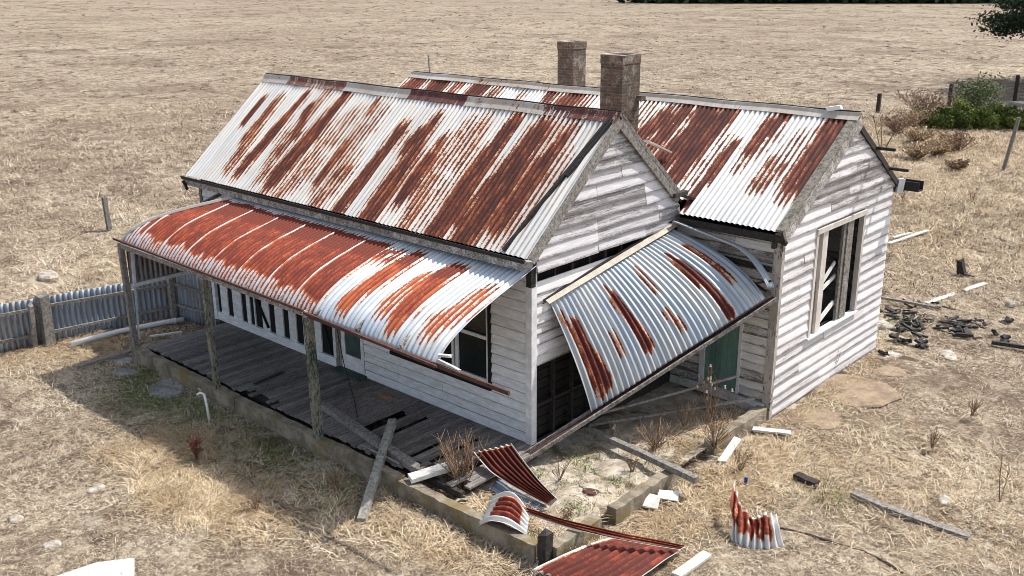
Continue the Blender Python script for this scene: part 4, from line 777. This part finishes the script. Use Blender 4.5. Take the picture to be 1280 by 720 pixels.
ruled('iron_sheet', 'crumpled red fan shaped iron sheet standing in the grass at right', [(3.093,0.750,0.160), (3.246,0.430,0.080), (3.414,0.246,-0.080), (3.507,0.048,-0.280)], [(3.848,0.547,0.020), (3.930,0.441,-0.020), (3.990,0.414,-0.140), (4.101,0.353,-0.270)], 8, lambda u, v: (.62 + .5 * fbm(u * 9, v * 5, 3)) * np.clip((.80 + .06 * np.sin(u * 40) - v) / .14, 0, 1) * np.clip((.74 - u) / .1, 0, 1) * np.clip((v - .02) / .1, 0, 1), mid=([(3.378,0.419,0.050), (3.506,0.242,0.020), (3.568,0.151,-0.120), (3.635,0.034,-0.280)], [(3.616,0.348,-0.020), (3.697,0.294,-0.060), (3.758,0.198,-0.160), (3.818,0.066,-0.290)], [(3.757,0.426,0.050), (3.855,0.291,0.030), (3.897,0.236,-0.120), (3.965,0.177,-0.280)]), amp=.03, nv=40)
ruled('iron_sheet', 'dark blue grey iron sheet half hidden beneath the red twisted one', [(0.216,-0.995,-0.140), (0.538,-1.036,-0.160), (0.848,-1.040,-0.170), (1.211,-1.046,-0.180)], [(0.345,-1.303,-0.120), (0.652,-1.298,-0.160), (0.898,-1.267,-0.180), (1.139,-1.237,-0.200)], 4, lambda u, v: 0 * u, mat=M_fence, amp=.02)
# ------------------------------------------------------------------ charred debris
k = 0
CH = [(1108,392,.10),(1118,398,.13),(1130,392,.12),(1140,396,.15),(1148,398,.12),(1128,404,.16),(1140,407,.14),(1150,405,.1),(1126,412,.12),(1138,414,.14),(1186,402,.13),(1196,405,.16),(1206,403,.15),(1215,406,.16),(1222,408,.13),(1190,411,.1),(1198,415,.13),(1208,417,.12),(1165,404,.12),(1257,404,.14),(1120,425,.14),(1132,428,.12),(1152,432,.14),(1145,383,.12),(1160,386,.13),(1243,418,.06),(1256,426,.09),(1104,444,.1),(1178,385,.07)]
CHW = [(1.379,10.360,-0.280),(1.635,10.166,-0.280),(1.669,10.616,-0.280),(1.882,10.522,-0.280),(2.025,10.511,-0.280),(1.885,9.978,-0.280),(2.096,9.964,-0.280),(2.185,10.176,-0.280),(2.013,9.564,-0.280),(2.202,9.601,-0.280),(2.592,10.737,-0.280),(2.773,10.696,-0.280),(2.867,10.912,-0.280),(3.033,10.858,-0.280),(3.156,10.834,-0.280),(2.802,10.325,-0.280),(2.970,10.216,-0.280),(3.128,10.228,-0.280),(2.359,10.396,-0.280),(3.536,11.436,-0.280),(2.180,8.891,-0.280),(2.379,8.885,-0.280),(2.690,8.920,-0.280),(1.681,11.279,-0.280),(1.945,11.291,-0.280),(3.578,10.562,-0.280),(3.856,10.313,-0.280),(2.321,7.898,-0.280),(2.165,11.558,-0.280)]
mbL = MB(); mbR = MB()
CL = {(1257, 404): 'charred block standing alone near the right picture edge beyond the right burnt heap', (1120, 425): 'charred block just below the burnt heap nearest the rear wing', (1132, 428): 'charred block on the flat pale rubble below the burnt heap', (1152, 432): 'charred block furthest forward of those below the burnt heap', (1243, 418): 'tiny charred chip between the right burnt heap and the burnt branch', (1256, 426): 'charred block lying against the black burnt branch', (1104, 444): 'charred block close to the back corner of the rear wing'}
for i, (p, c) in enumerate(zip(CHW, CH)):
    tgt = mbL if c[0] < 1170 else mbR
    if c[0] > 1230 or c[0] < 1106 or c[1] > 423:
        mb = MB(); a = random.uniform(0, 6.3)
        for j in range(3): mb.bar((p[0] - math.cos(a + j) * c[2], p[1] - math.sin(a + j) * c[2], p[2] + .0), (p[0] + math.cos(a + j) * c[2], p[1] + math.sin(a + j) * c[2], p[2] + .09), .07, .05, rag=.02)
        tag(mb.build('charred_block', M_char, origin=p), CL[(c[0], c[1])], 'charred wood', 'charred pieces strewn in the yard')
    else:
        for j in range(5):
            a = random.uniform(0, 6.3); q = (p[0] + random.uniform(-.26, .26), p[1] + random.uniform(-.26, .26), p[2] + random.uniform(-.02, .03)); r_ = random.uniform(.06, .17)
            tgt.bar((q[0] - math.cos(a) * r_, q[1] - math.sin(a) * r_, q[2]), (q[0] + math.cos(a) * r_, q[1] + math.sin(a) * r_, q[2] + random.uniform(-.03, .08)), random.uniform(.03, .08), random.uniform(.03, .06), rag=.015)
tag(mbL.build('charred_heap', M_char, origin=(1.811,10.259,-0.300)), 'heap of charred black timber nearest the rear wing', 'charred heap', 'burnt timber heaps', 'stuff')
tag(mbR.build('charred_heap', M_char, origin=(2.923,10.701,-0.300)), 'heap of charred black timber further right in the yard', 'charred heap', 'burnt timber heaps', 'stuff')
p = (1.663,14.348,-0.300); mb = MB()
mb.bar((p[0], p[1], -.35), (p[0] - .1, p[1], .1), .2, .18, (0, 1, 0), w2=.12, rag=.04, seg=3).bar((p[0] + .05, p[1], -.25), (p[0] + .22, p[1] + .1, -.3), .12, .1, rag=.03)
tag(mb.build('burnt_stump', M_char, origin=p), 'black burnt stump standing alone in the dry yard', 'stump')
# ------------------------------------------------------------------ paddock posts
def fpost(label, p, h, w_, lean=(0, 0), mat=M_dark, group='paddock fence posts'):
    tag(MB().bar((p[0], p[1], GZ - .2), (p[0] + lean[0], p[1] + lean[1], GZ + h), w_, w_, (0, 1, 0), seg=3, rag=w_ * .1).build('fence_post', mat, origin=p), label, 'fence post', group)
fpost('lone dark post in the paddock beyond the left iron fence', (-18.874,2.588,-0.300), .98, .12, (-.08, 0), M_grey)
fpost('leftmost dark post in the paddock behind the rear gable', (-11.726,41.277,-0.300), 1.05, .17)
fpost('dark paddock post standing behind the green hedge', (-9.797,46.252,-0.300), 1.25, .17)
fpost('rightmost dark paddock post above the hedge', (-7.933,51.478,-0.300), 1.45, .17)
fpost('slender pale leaning post right of the hedge', (-1.727,28.615,-0.300), 2.1, .11, (.3, 0), M_grey)
fpost('thin far pole rising behind the left end of the rear ridge', (-43.853,39.215,-0.300), 1.55, .09, (-.15, 0), M_grey)
# ------------------------------------------------------------------ plants
def blades(P, L, W, lean, up, tone, droop=.35):
    """grass blades at P (n,3): length, width, heading angle, uprightness -> arrays"""
    n = len(P); h = rng.random(n) * 2 * np.pi if lean is None else lean; dx = np.stack([np.cos(h), np.sin(h), np.zeros(n)], -1)
    sd = np.stack([-np.sin(h), np.cos(h), np.zeros(n)], -1); e = up[:, None]; L = L[:, None]; Wd = W[:, None]
    U = np.array([0, 0, 1.0]); mid = P + dx * L * .5 * (1 - e) + U * L * .5 * e; tip = P + dx * L * (1 - e * .6) + U * L * (e * (1 - droop))
    V = np.stack([P - sd * Wd, P + sd * Wd, mid + sd * Wd * .8, mid - sd * Wd * .8, tip + sd * Wd * .2, tip - sd * Wd * .2], 1).reshape(-1, 3)
    b = np.arange(n)[:, None] * 6; F = np.concatenate([b + np.array([[0, 1, 2, 3]]), b + np.array([[3, 2, 4, 5]])], 0); return V, F, np.repeat(tone, 6)
def outside(x, y):
    inside = ((x > -8.66) & (x < 2.14) & (y > -2.10) & (y < 8.3)) & ~((x > -100) & (x < -100))
    return ~inside
def scatter(n, rmin, rmax, a0, a1):
    r = rmin * (rmax / rmin) ** rng.random(n); a = a0 + (a1 - a0) * rng.random(n); return 9.0 + r * np.cos(a), -10.4 + r * np.sin(a), r
# straw mat over the whole near yard
x, y, r = scatter(620000, 5.2, 62, math.radians(98), math.radians(170)); k = outside(x, y); x, y, r = x[k], y[k], r[k]
d = fbm(x * .9 + 5, y * .9, 4) + .25 * (fbm(x * 4, y * 4, 2) - .5); g_ = blobs(x, y, BARE + [(2.9, 5.6, .7, 1.5, .6), (-6.8, -2.35, .5, .3, 1)]); k = (d > .24 + .3 * rng.random(len(x)) * .6) & (rng.random(len(x)) > g_); x, y, r, d = x[k], y[k], r[k], d[k]
sz = np.clip(r / 16, .7, 2.6); n = len(x); P = np.stack([x, y, gz(x, y) - .005], -1)
tone = np.clip(.02 + .95 * (fbm(x * .9 + 40, y * .9, 4) - .12) * (.35 + .65 * rng.random(n)) + .55 * rng.random(n) ** 2 + .06, 0, 1)
V, F, T = blades(P, (.05 + .10 * rng.random(n)) * (.7 + d) * sz, (.0028 + .003 * rng.random(n)) * sz, None, .10 + .5 * rng.random(n) ** 1.6, tone)
tag(arrmesh('dry_grass', V, F, M_straw, attrs=dict(tone=T), smooth=False), 'short dry straw coloured grass covering the yard and paddock', 'grass', kind='stuff')
# low dark tufts dotted over the paddock
x, y, r = scatter(9000, 17, 330, math.radians(84), math.radians(172)); k = (fbm(x * .07 + 3, y * .07, 3) > .36) & outside(x, y) & ((np.abs(x + 4) > 9) | (np.abs(y - 3) > 9)); x, y, r = x[k], y[k], r[k]; m = 16
tx = np.repeat(x, m); ty = np.repeat(y, m); tr_ = np.repeat(r, m); q = np.repeat(.05 + .16 * rng.random(len(x)) ** 2, m) * (1 + tr_ / 130); tx = tx + rng.normal(size=len(tx)) * q * 1.3; ty = ty + rng.normal(size=len(tx)) * q
fz_ = np.clip((tr_ - 60) / 300, 0, 1); V, F, T = blades(np.stack([tx, ty, gz(tx, ty) * (1 - fz_) + GZ * fz_ - .01], -1), (.07 + .10 * rng.random(len(tx))) * (1 + tr_ / 110), (.006 + tr_ * .00011), None, .35 + .4 * rng.random(len(tx)), .34 * rng.random(len(tx)) ** .8)
tag(arrmesh('grass_tufts', V, F, M_straw, attrs=dict(tone=T), smooth=False), 'low dark brown tufts dotted over the dry paddock', 'grass', kind='stuff')
# long golden tussocks
TU = [(-3.9, -3.9, .8, .32, 3600), (-3.0, -4.2, .6, .3, 3000), (-4.6, -3.2, .5, .3, 1800), (-2.3, -4.0, .6, .25, 1700), (-11.0, -3.6, .7, .8, 2600), (-10.0, -2.4, .8, .7, 2400), (-13.6, .9, 2.0, 1.4, 3400), (-10.2, -.9, .4, .8, 1500), (2.7, 1.6, .4, .8, 2600), (2.6, .2, .4, .7, 1800), (1.5, 2.5, .35, .9, 1900), (.6, -2.6, 1.0, .3, 1800), (2.4, -1.2, .5, .6, 1200), (-.5, -1.5, .5, .3, 500), (.9, -1.5, .7, .2, 700), (-4, 31, 4, 4, 11000), (-7, 36, 4, 3, 7000), (-2, 23, 2.2, 4, 6000), (.5, 17, 1.5, 3, 2500), (2.2, 6.2, .2, 1.6, 900), (3.3, 3, 1.1, 1.1, 2400), (5.5, 3.5, 1.2, 1.5, 2400), (-16, 2, 3, 1.5, 2500), (-1.8, -3.1, 1.0, .4, 1800)]
TU += [(1.75, 2.7, .18, .5, 900), (1.3, 2.2, .35, .5, 500), (.8, -1.55, .5, .15, 600), (.1, -1.6, .4, .12, 400), (1.1, 1.2, .6, .5, 420), (1.3, -.2, .4, .35, 260), (1.55, 3.0, .25, .3, 350)]
px = np.concatenate([a + b * rng.normal(size=m) for a, _, b, _, m in TU]); py = np.concatenate([a + b * rng.normal(size=m) for _, a, _, b, m in TU])
k = outside(px, py) | ((px > .3) & (px < 1.95) & (py > -1.9) & (py < 3.6)); px, py = px[k], py[k]; n = len(px)
zz = np.where((px > 0) & (px < 2) & (py > -1.95) & (py < 3.8), -.2, gz(px, py)); cl = fbm(px * 2.2, py * 2.2, 2); fr = np.where(py > 10, 1.8, 1.0)
V, F, T = blades(np.stack([px, py, zz], -1), (.12 + .22 * rng.random(n)) * fr, (.0035 + .002 * rng.random(n)) * fr, cl * 14 + rng.normal(size=n) * .9, .12 + .45 * rng.random(n), np.clip(.1 + .9 * rng.random(n) * (.4 + cl), 0, 1))
tag(arrmesh('long_dry_grass', V, F, M_gold, attrs=dict(tone=T), smooth=False), 'long golden tufts of dead grass in the yard', 'grass', kind='stuff')
GT = [(a, b, c * .7, d_, int(2600 * k_ * c)) for (a, b, c, d_, k_) in GREEN] + [(-5.2, -1.85, .5, .06, 700), (-3.9, -1.8, .5, .08, 500), (1.1, -.1, .25, .12, 260), (1.5, .2, .15, .2, 220), (.75, .6, .2, .2, 260), (.5, -.5, .1, .1, 160), (1.55, -.8, .14, .14, 220), (1.8, -1.75, .2, .1, 200), (.9, .2, .5, .04, 240), (1.0, -.5, .04, .4, 200), (.4, 1.2, .25, .2, 160), (1.6, 1.0, .12, .3, 200), (.45, .35, .2, .1, 160), (1.7, 3.3, .15, .15, 120), (3.9, 2.1, .25, .25, 420)]
px = np.concatenate([a + b * rng.normal(size=m) for a, _, b, _, m in GT]); py = np.concatenate([a + b * rng.normal(size=m) for _, a, _, b, m in GT])
k = outside(px, py) | ((px > .05) & (px < 1.9)) | (py > -1.95) & (py < -1.78); px, py = px[k], py[k]; n = len(px); zz = np.where((px > 0) & (px < 2) & (py > -1.95) & (py < 3.8), -.18, gz(px, py))
V, F, T = blades(np.stack([px, py, zz], -1), .05 + .09 * rng.random(n), .003 + .002 * rng.random(n), None, .3 + .6 * rng.random(n), rng.random(n))
tag(arrmesh('green_grass', V, F, M_grassgreen, attrs=dict(tone=T), smooth=False), 'patches of short green grass in the shade and the slab cracks', 'grass', kind='stuff')
def twiggy(name, label, cat, p, h, spread, n, mat, r=.008, heads=None, sub=3, bend=.3, group=None, seed=0, leafn=0, leafm=None, lsz=.03):
    rr = random.Random(seed); t = thing(name, label, cat, p, group); mb = MB(); hd = MB(); lf = MB()
    for i in range(n):
        a = rr.uniform(0, 6.28); s = spread * rr.uniform(.15, 1); hh = h * rr.uniform(.6, 1); b = (p[0] + rr.uniform(-.05, .05) * spread * 2, p[1] + rr.uniform(-.05, .05) * spread * 2, p[2])
        tip = (p[0] + math.cos(a) * s, p[1] + math.sin(a) * s, p[2] + hh); mid = tuple((b[j] + tip[j]) / 2 + rr.uniform(-bend, bend) * .12 * h for j in range(3))
        mb.tube([b, mid, tip], r, 4, rr.random(), r * .4)
        for q in range(sub):
            f = rr.uniform(.35, .95); c = [mid[j] + (tip[j] - mid[j]) * max(0, f * 2 - 1) if f > .5 else b[j] + (mid[j] - b[j]) * f * 2 for j in range(3)]
            e = (c[0] + rr.uniform(-1, 1) * h * .16, c[1] + rr.uniform(-1, 1) * h * .16, c[2] + rr.uniform(.05, .22) * h); mb.tube([c, e], r * .6, 3, rr.random(), r * .3)
            for _ in range(leafn):
                g = [c[j] + (e[j] - c[j]) * rr.random() + rr.uniform(-1, 1) * lsz * 1.5 for j in range(3)]; v1 = Vector([rr.uniform(-1, 1) for _ in range(3)]).normalized() * lsz; v2 = v1.cross(Vector([rr.uniform(-1, 1) for _ in range(3)])).normalized() * lsz * .5; G = Vector(g)
                lf.add([G - v1, G + v2, G + v1, G - v2], [(0, 1, 2, 3)], rr.random())
            if heads and rr.random() < heads: MB().tube([(e[0], e[1], e[2] - .02), (e[0], e[1], e[2]), (e[0], e[1], e[2] + .025)], .022, 6, rr.random(), .014).build('seed_head', M_seed, t)
    mb.build('stems', mat, t)
    if lf.v: lf.build('leaves', leafm or mat, t)
    return t
twiggy('bare_bush', 'leafless brown bush growing at the broken corner of the deck', 'bush', (-0.120,-1.409,-0.250), .85, .42, 60, M_twig, .008, sub=5, seed=1)
twiggy('thistle', 'tall dry thistle with round pale heads in front of the green door', 'thistle', (1.505,2.760,-0.150), 1.0, .3, 11, M_twig, .008, heads=.35, sub=4, seed=2)
twiggy('thistle', 'small dry thistle with pale heads beside the fallen beam', 'thistle', (0.599,1.288,-0.150), .35, .15, 5, M_twig, .006, heads=.4, sub=2, seed=3)
twiggy('dead_weed', 'tangled brown dead weeds on the slab under the hanging roof', 'weed', (1.363,1.410,-0.150), .5, .65, 44, M_twig, .006, sub=4, seed=4)
twiggy('dead_weed', 'brown dead weed against the kerb left of the white boards', 'weed', (2.044,2.016,-0.150), .6, .42, 34, M_twig, .006, sub=4, seed=5)
twiggy('dead_weed', 'thin dead weed rising from the broken cream slab', 'weed', (0.888,-0.373,-0.150), .38, .2, 9, M_twig, .006, sub=3, seed=6)
twiggy('dock_plant', 'reddish brown seeded dock plant in the shade before the kerb', 'weed', (-3.887,-3.468,-0.320), .5, .12, 10, M_redweed, .009, sub=6, seed=7, leafn=3, lsz=.02)
twiggy('dead_weed', 'tall thin dead stem at the right edge of the foreground', 'weed', (5.818,3.557,-0.320), .75, .16, 4, M_twig, .008, sub=5, seed=8)
twiggy('dead_weed', 'fine dead stems in the green tuft behind the sunken sleeper', 'weed', (3.922,1.867,-0.320), .6, .18, 5, M_twig, .005, sub=3, seed=9)
twiggy('dead_weed', 'dry stalk standing against the rear wing wall under the window', 'weed', (2.012,6.354,-0.320), .7, .1, 3, M_twig, .006, sub=4, seed=10)
twiggy('dead_weed', 'two thin pale stalks left of the leaning post', 'weed', (-3.557,-2.889,-0.320), .6, .06, 2, M_twig, .005, sub=1, seed=11)
for i, (p, l, h) in enumerate([((1.303,2.302,-0.150), 'spiky brown dead weed between the two kerb weeds on the slab', .55), ((1.535,0.527,-0.150), 'low dead weed leaning over the long grey timber', .3), ((2.602,1.847,-0.300), 'thin dry weed in front of the split white plank', .4), ((4.483,4.576,-0.300), 'lone thin dry weed in the middle of the right yard', .35), ((4.556,6.222,-0.300), 'thin dry weed far right in the sunny yard', .4), ((-2.774,21.841,-0.300), 'spindly dry weed just behind the rear wing', .6), ((-0.858,22.734,-0.300), 'dry weed below the slender leaning post', .5), ((-1.909,-3.729,-0.300), 'brown dry weed in the lower left tussocks', .3), ((-1.604,-2.550,-0.300), 'dry weed close to the leaning post foot', .3), ((1.582,-1.039,-0.300), 'thin dry weed between stump and arched sheet', .3)]):
    twiggy('dead_weed', l, 'weed', p, h, h * .5, 16, M_twig, .005, sub=4, seed=60 + i, leafn=1, lsz=.015)
twiggy('dry_branch', 'bent brown branch standing behind the rear gable', 'branch', (-6.873,30.225,-0.300), 1.7, .9, 3, M_twig, .03, sub=5, seed=12)
for i, (p, l, h) in enumerate([((-8.229,35.157,-0.300), 'brown dry shrub just right of the leftmost paddock post', 1.5), ((-8.321,37.625,-0.300), 'taller dry brown shrub between leftmost post and hedge', 1.6), ((-9.016,40.515,-0.300), 'sparse dry shrub with spindly top left of the hedge', 2.6), ((-4.769,30.571,-0.300), 'dry brown shrub below the left end of the hedge', 1.3), ((-4.571,32.205,-0.300), 'dry brown shrub below the middle of the hedge', 1.4), ((-5.135,29.320,-0.300), 'reddish dry shrub nearest the rear gable', 1.2), ((-3.159,27.985,-0.300), 'small reddish weed in the straw below the hedge', .7), ((-6.595,33.082,-0.300), 'dry brown shrub halfway between gable and hedge', 1.3), ((-14.161,49.225,-0.300), 'thin dead scrub above the gable ridge', .0)]):
    if h > 0: h *= .6; twiggy('dry_shrub', l, 'shrub', p, h, h * 1.2, 60, M_twig, .014, sub=5, seed=20 + i, leafn=3, leafm=M_gold if i % 2 else M_twig, lsz=.05, group='dry shrubs behind the cottage')
def shrub(name, label, p, rx, ry, rz, n, mat, lsz, seed, group=None, cat='shrub'):
    r = np.random.default_rng(seed); t = thing(name, label, cat, p, group)
    nc = 34; th = r.random(nc) * 6.28; ph = r.random(nc); cc = np.stack([np.cos(th) * rx * ph ** .5 * .85, np.sin(th) * ry * ph ** .5 * .85, rz * (.15 + .75 * r.random(nc) * (1 - .5 * ph))], -1); cr = (.18 + .22 * r.random(nc)) * rz
    i = r.integers(0, nc, n); d = r.normal(size=(n, 3)); d /= np.linalg.norm(d, axis=1, keepdims=True); C_ = cc[i] + d * (cr[i] * r.random(n) ** .4)[:, None]; C_[:, 2] = np.abs(C_[:, 2]); C_ += np.array(p)
    a = r.normal(size=(n, 3)); a /= np.linalg.norm(a, axis=1, keepdims=True); b = np.cross(a, r.normal(size=(n, 3))); b /= np.linalg.norm(b, axis=1, keepdims=True); s = lsz * (.6 + .8 * r.random(n))[:, None]
    V = np.stack([C_ - a * s, C_ + b * s * .5, C_ + a * s, C_ - b * s * .5], 1).reshape(-1, 3); F = np.arange(n * 4).reshape(-1, 4)
    arrmesh('foliage', V, F, mat, t, attrs=dict(tone=np.repeat(np.clip(.5 + .35 * (r.random(nc)[i] - .5) * 2 + .3 * (r.random(n) - .5), 0, 1), 4)), smooth=False)
    mb = MB()
    for k_ in range(9): q = cc[k_ * 3]; mb.tube([p, (p[0] + q[0] * .5, p[1] + q[1] * .5, p[2] + q[2] * .6), (p[0] + q[0], p[1] + q[1], p[2] + q[2])], .04, 5, .4, .012)
    mb.build('branches', M_twig, t); return t
shrub('green_shrub', 'dark green shrub at the left end of the hedge', (-7.484,38.338,-0.300), 1.6, 1.1, .95, 11000, M_shrub, .07, 1, 'green hedge shrubs')
shrub('green_shrub', 'bright olive shrub in the middle of the hedge', (-6.678,39.694,-0.300), 1.9, 1.2, 1.15, 13000, M_shrub, .07, 2, 'green hedge shrubs')
shrub('green_shrub', 'olive shrub right of the middle of the hedge', (-5.585,39.958,-0.300), 1.9, 1.2, 1.0, 12000, M_shrub, .07, 3, 'green hedge shrubs')
shrub('green_shrub', 'dark green shrub at the right picture edge', (-4.666,40.742,-0.300), 1.9, 1.2, .95, 12000, M_shrub, .07, 4, 'green hedge shrubs')
shrub('grey_green_bush', 'taller sparse grey green bush rising above the hedge', (-7.104,42.141,-0.300), 1.05, .9, 2.3, 3600, M_bushl, .065, 5, cat='bush')
MBr = (-6.882,48.715,-0.300)
rock('grey log heap end beyond the hedge at the right edge', (MBr[0], MBr[1], -.35), (.7, .35, .35), M_grey, name='log_heap', cat='logs', seed=77)
# big cypress whose drooping branches enter at the upper right
def cypress(p, h, seed):
    r = random.Random(seed); t = thing('cypress_tree', 'large dark cypress with low drooping branches at the upper right corner', 'tree', p); tr = MB(); tr.tube([p, (p[0] + .2, p[1], p[2] + h * .5), (p[0], p[1] + .2, p[2] + h)], .7, 10, .3, .15)
    nr = np.random.default_rng(seed); VV = []; TT = []
    for i in range(85):
        z = h * (.17 + .8 * (i / 85)); a = r.uniform(0, 6.28); L = (h * .60) * (1 - (z / h) ** 1.5) * r.uniform(.75, 1.1) + .8; b = Vector((p[0], p[1], p[2] + z)); e = b + Vector((math.cos(a) * L, math.sin(a) * L, r.uniform(-.12, .08) * L)); m = b.lerp(e, .5) + Vector((0, 0, .08 * L))
        tr.tube([b, m, e], .16, 5, .3, .03); n = 2600; f = nr.random(n) ** .7; c = np.where(f[:, None] < .5, np.array(b) + (np.array(m) - np.array(b)) * f[:, None] * 2, np.array(m) + (np.array(e) - np.array(m)) * (f[:, None] * 2 - 1))
        wv = .35 + .16 * L * (1 - np.abs(f - .45)); c = c + nr.normal(size=(n, 3)) * np.stack([wv * .55, wv * .55, wv * .22], -1); a1 = nr.normal(size=(n, 3)); a1 /= np.linalg.norm(a1, axis=1, keepdims=True); b1 = np.cross(a1, nr.normal(size=(n, 3))); b1 /= np.linalg.norm(b1, axis=1, keepdims=True); s = .12 * (.5 + nr.random(n))[:, None]
        VV.append(np.stack([c - a1 * s, c + b1 * s * .45, c + a1 * s, c - b1 * s * .45], 1).reshape(-1, 3)); TT.append(np.repeat(np.clip(.45 + .4 * (r.random() - .5) + .4 * (nr.random(n) - .5), 0, 1), 4))
    V = np.concatenate(VV); arrmesh('crown', V, np.arange(len(V)).reshape(-1, 4), M_pine, t, attrs=dict(tone=np.concatenate(TT)), smooth=False); tr.build('trunk', M_grey, t)
cypress((-5.107,61.143,-0.300), 15, 4)
# far wood along the paddock's end
nr = np.random.default_rng(9); n = 26000; Ax, Ay = (-128.972,183.333,-0.300)[:2]; Bx, By = (-55.351,232.453,-0.300)[:2]; f = nr.random(n)
x = Ax + (Bx - Ax) * f + nr.normal(size=n) * 3; y = Ay + (By - Ay) * f + nr.random(n) * 14; top = 5 + 6 * fbm(f * 22, f * 0 + 2, 3); z = GZ + nr.random(n) * top
c = np.stack([x, y, z], -1); a1 = nr.normal(size=(n, 3)); a1 /= np.linalg.norm(a1, axis=1, keepdims=True); b1 = np.cross(a1, nr.normal(size=(n, 3))); b1 /= np.linalg.norm(b1, axis=1, keepdims=True)
V = np.stack([c - a1, c + b1 * .6, c + a1, c - b1 * .6], 1).reshape(-1, 3); tag(arrmesh('far_wood', V, np.arange(n * 4).reshape(-1, 4), M_pine, attrs=dict(tone=np.repeat(nr.random(n), 4)), smooth=False), 'dark line of trees along the far end of the paddock', 'wood', kind='stuff')
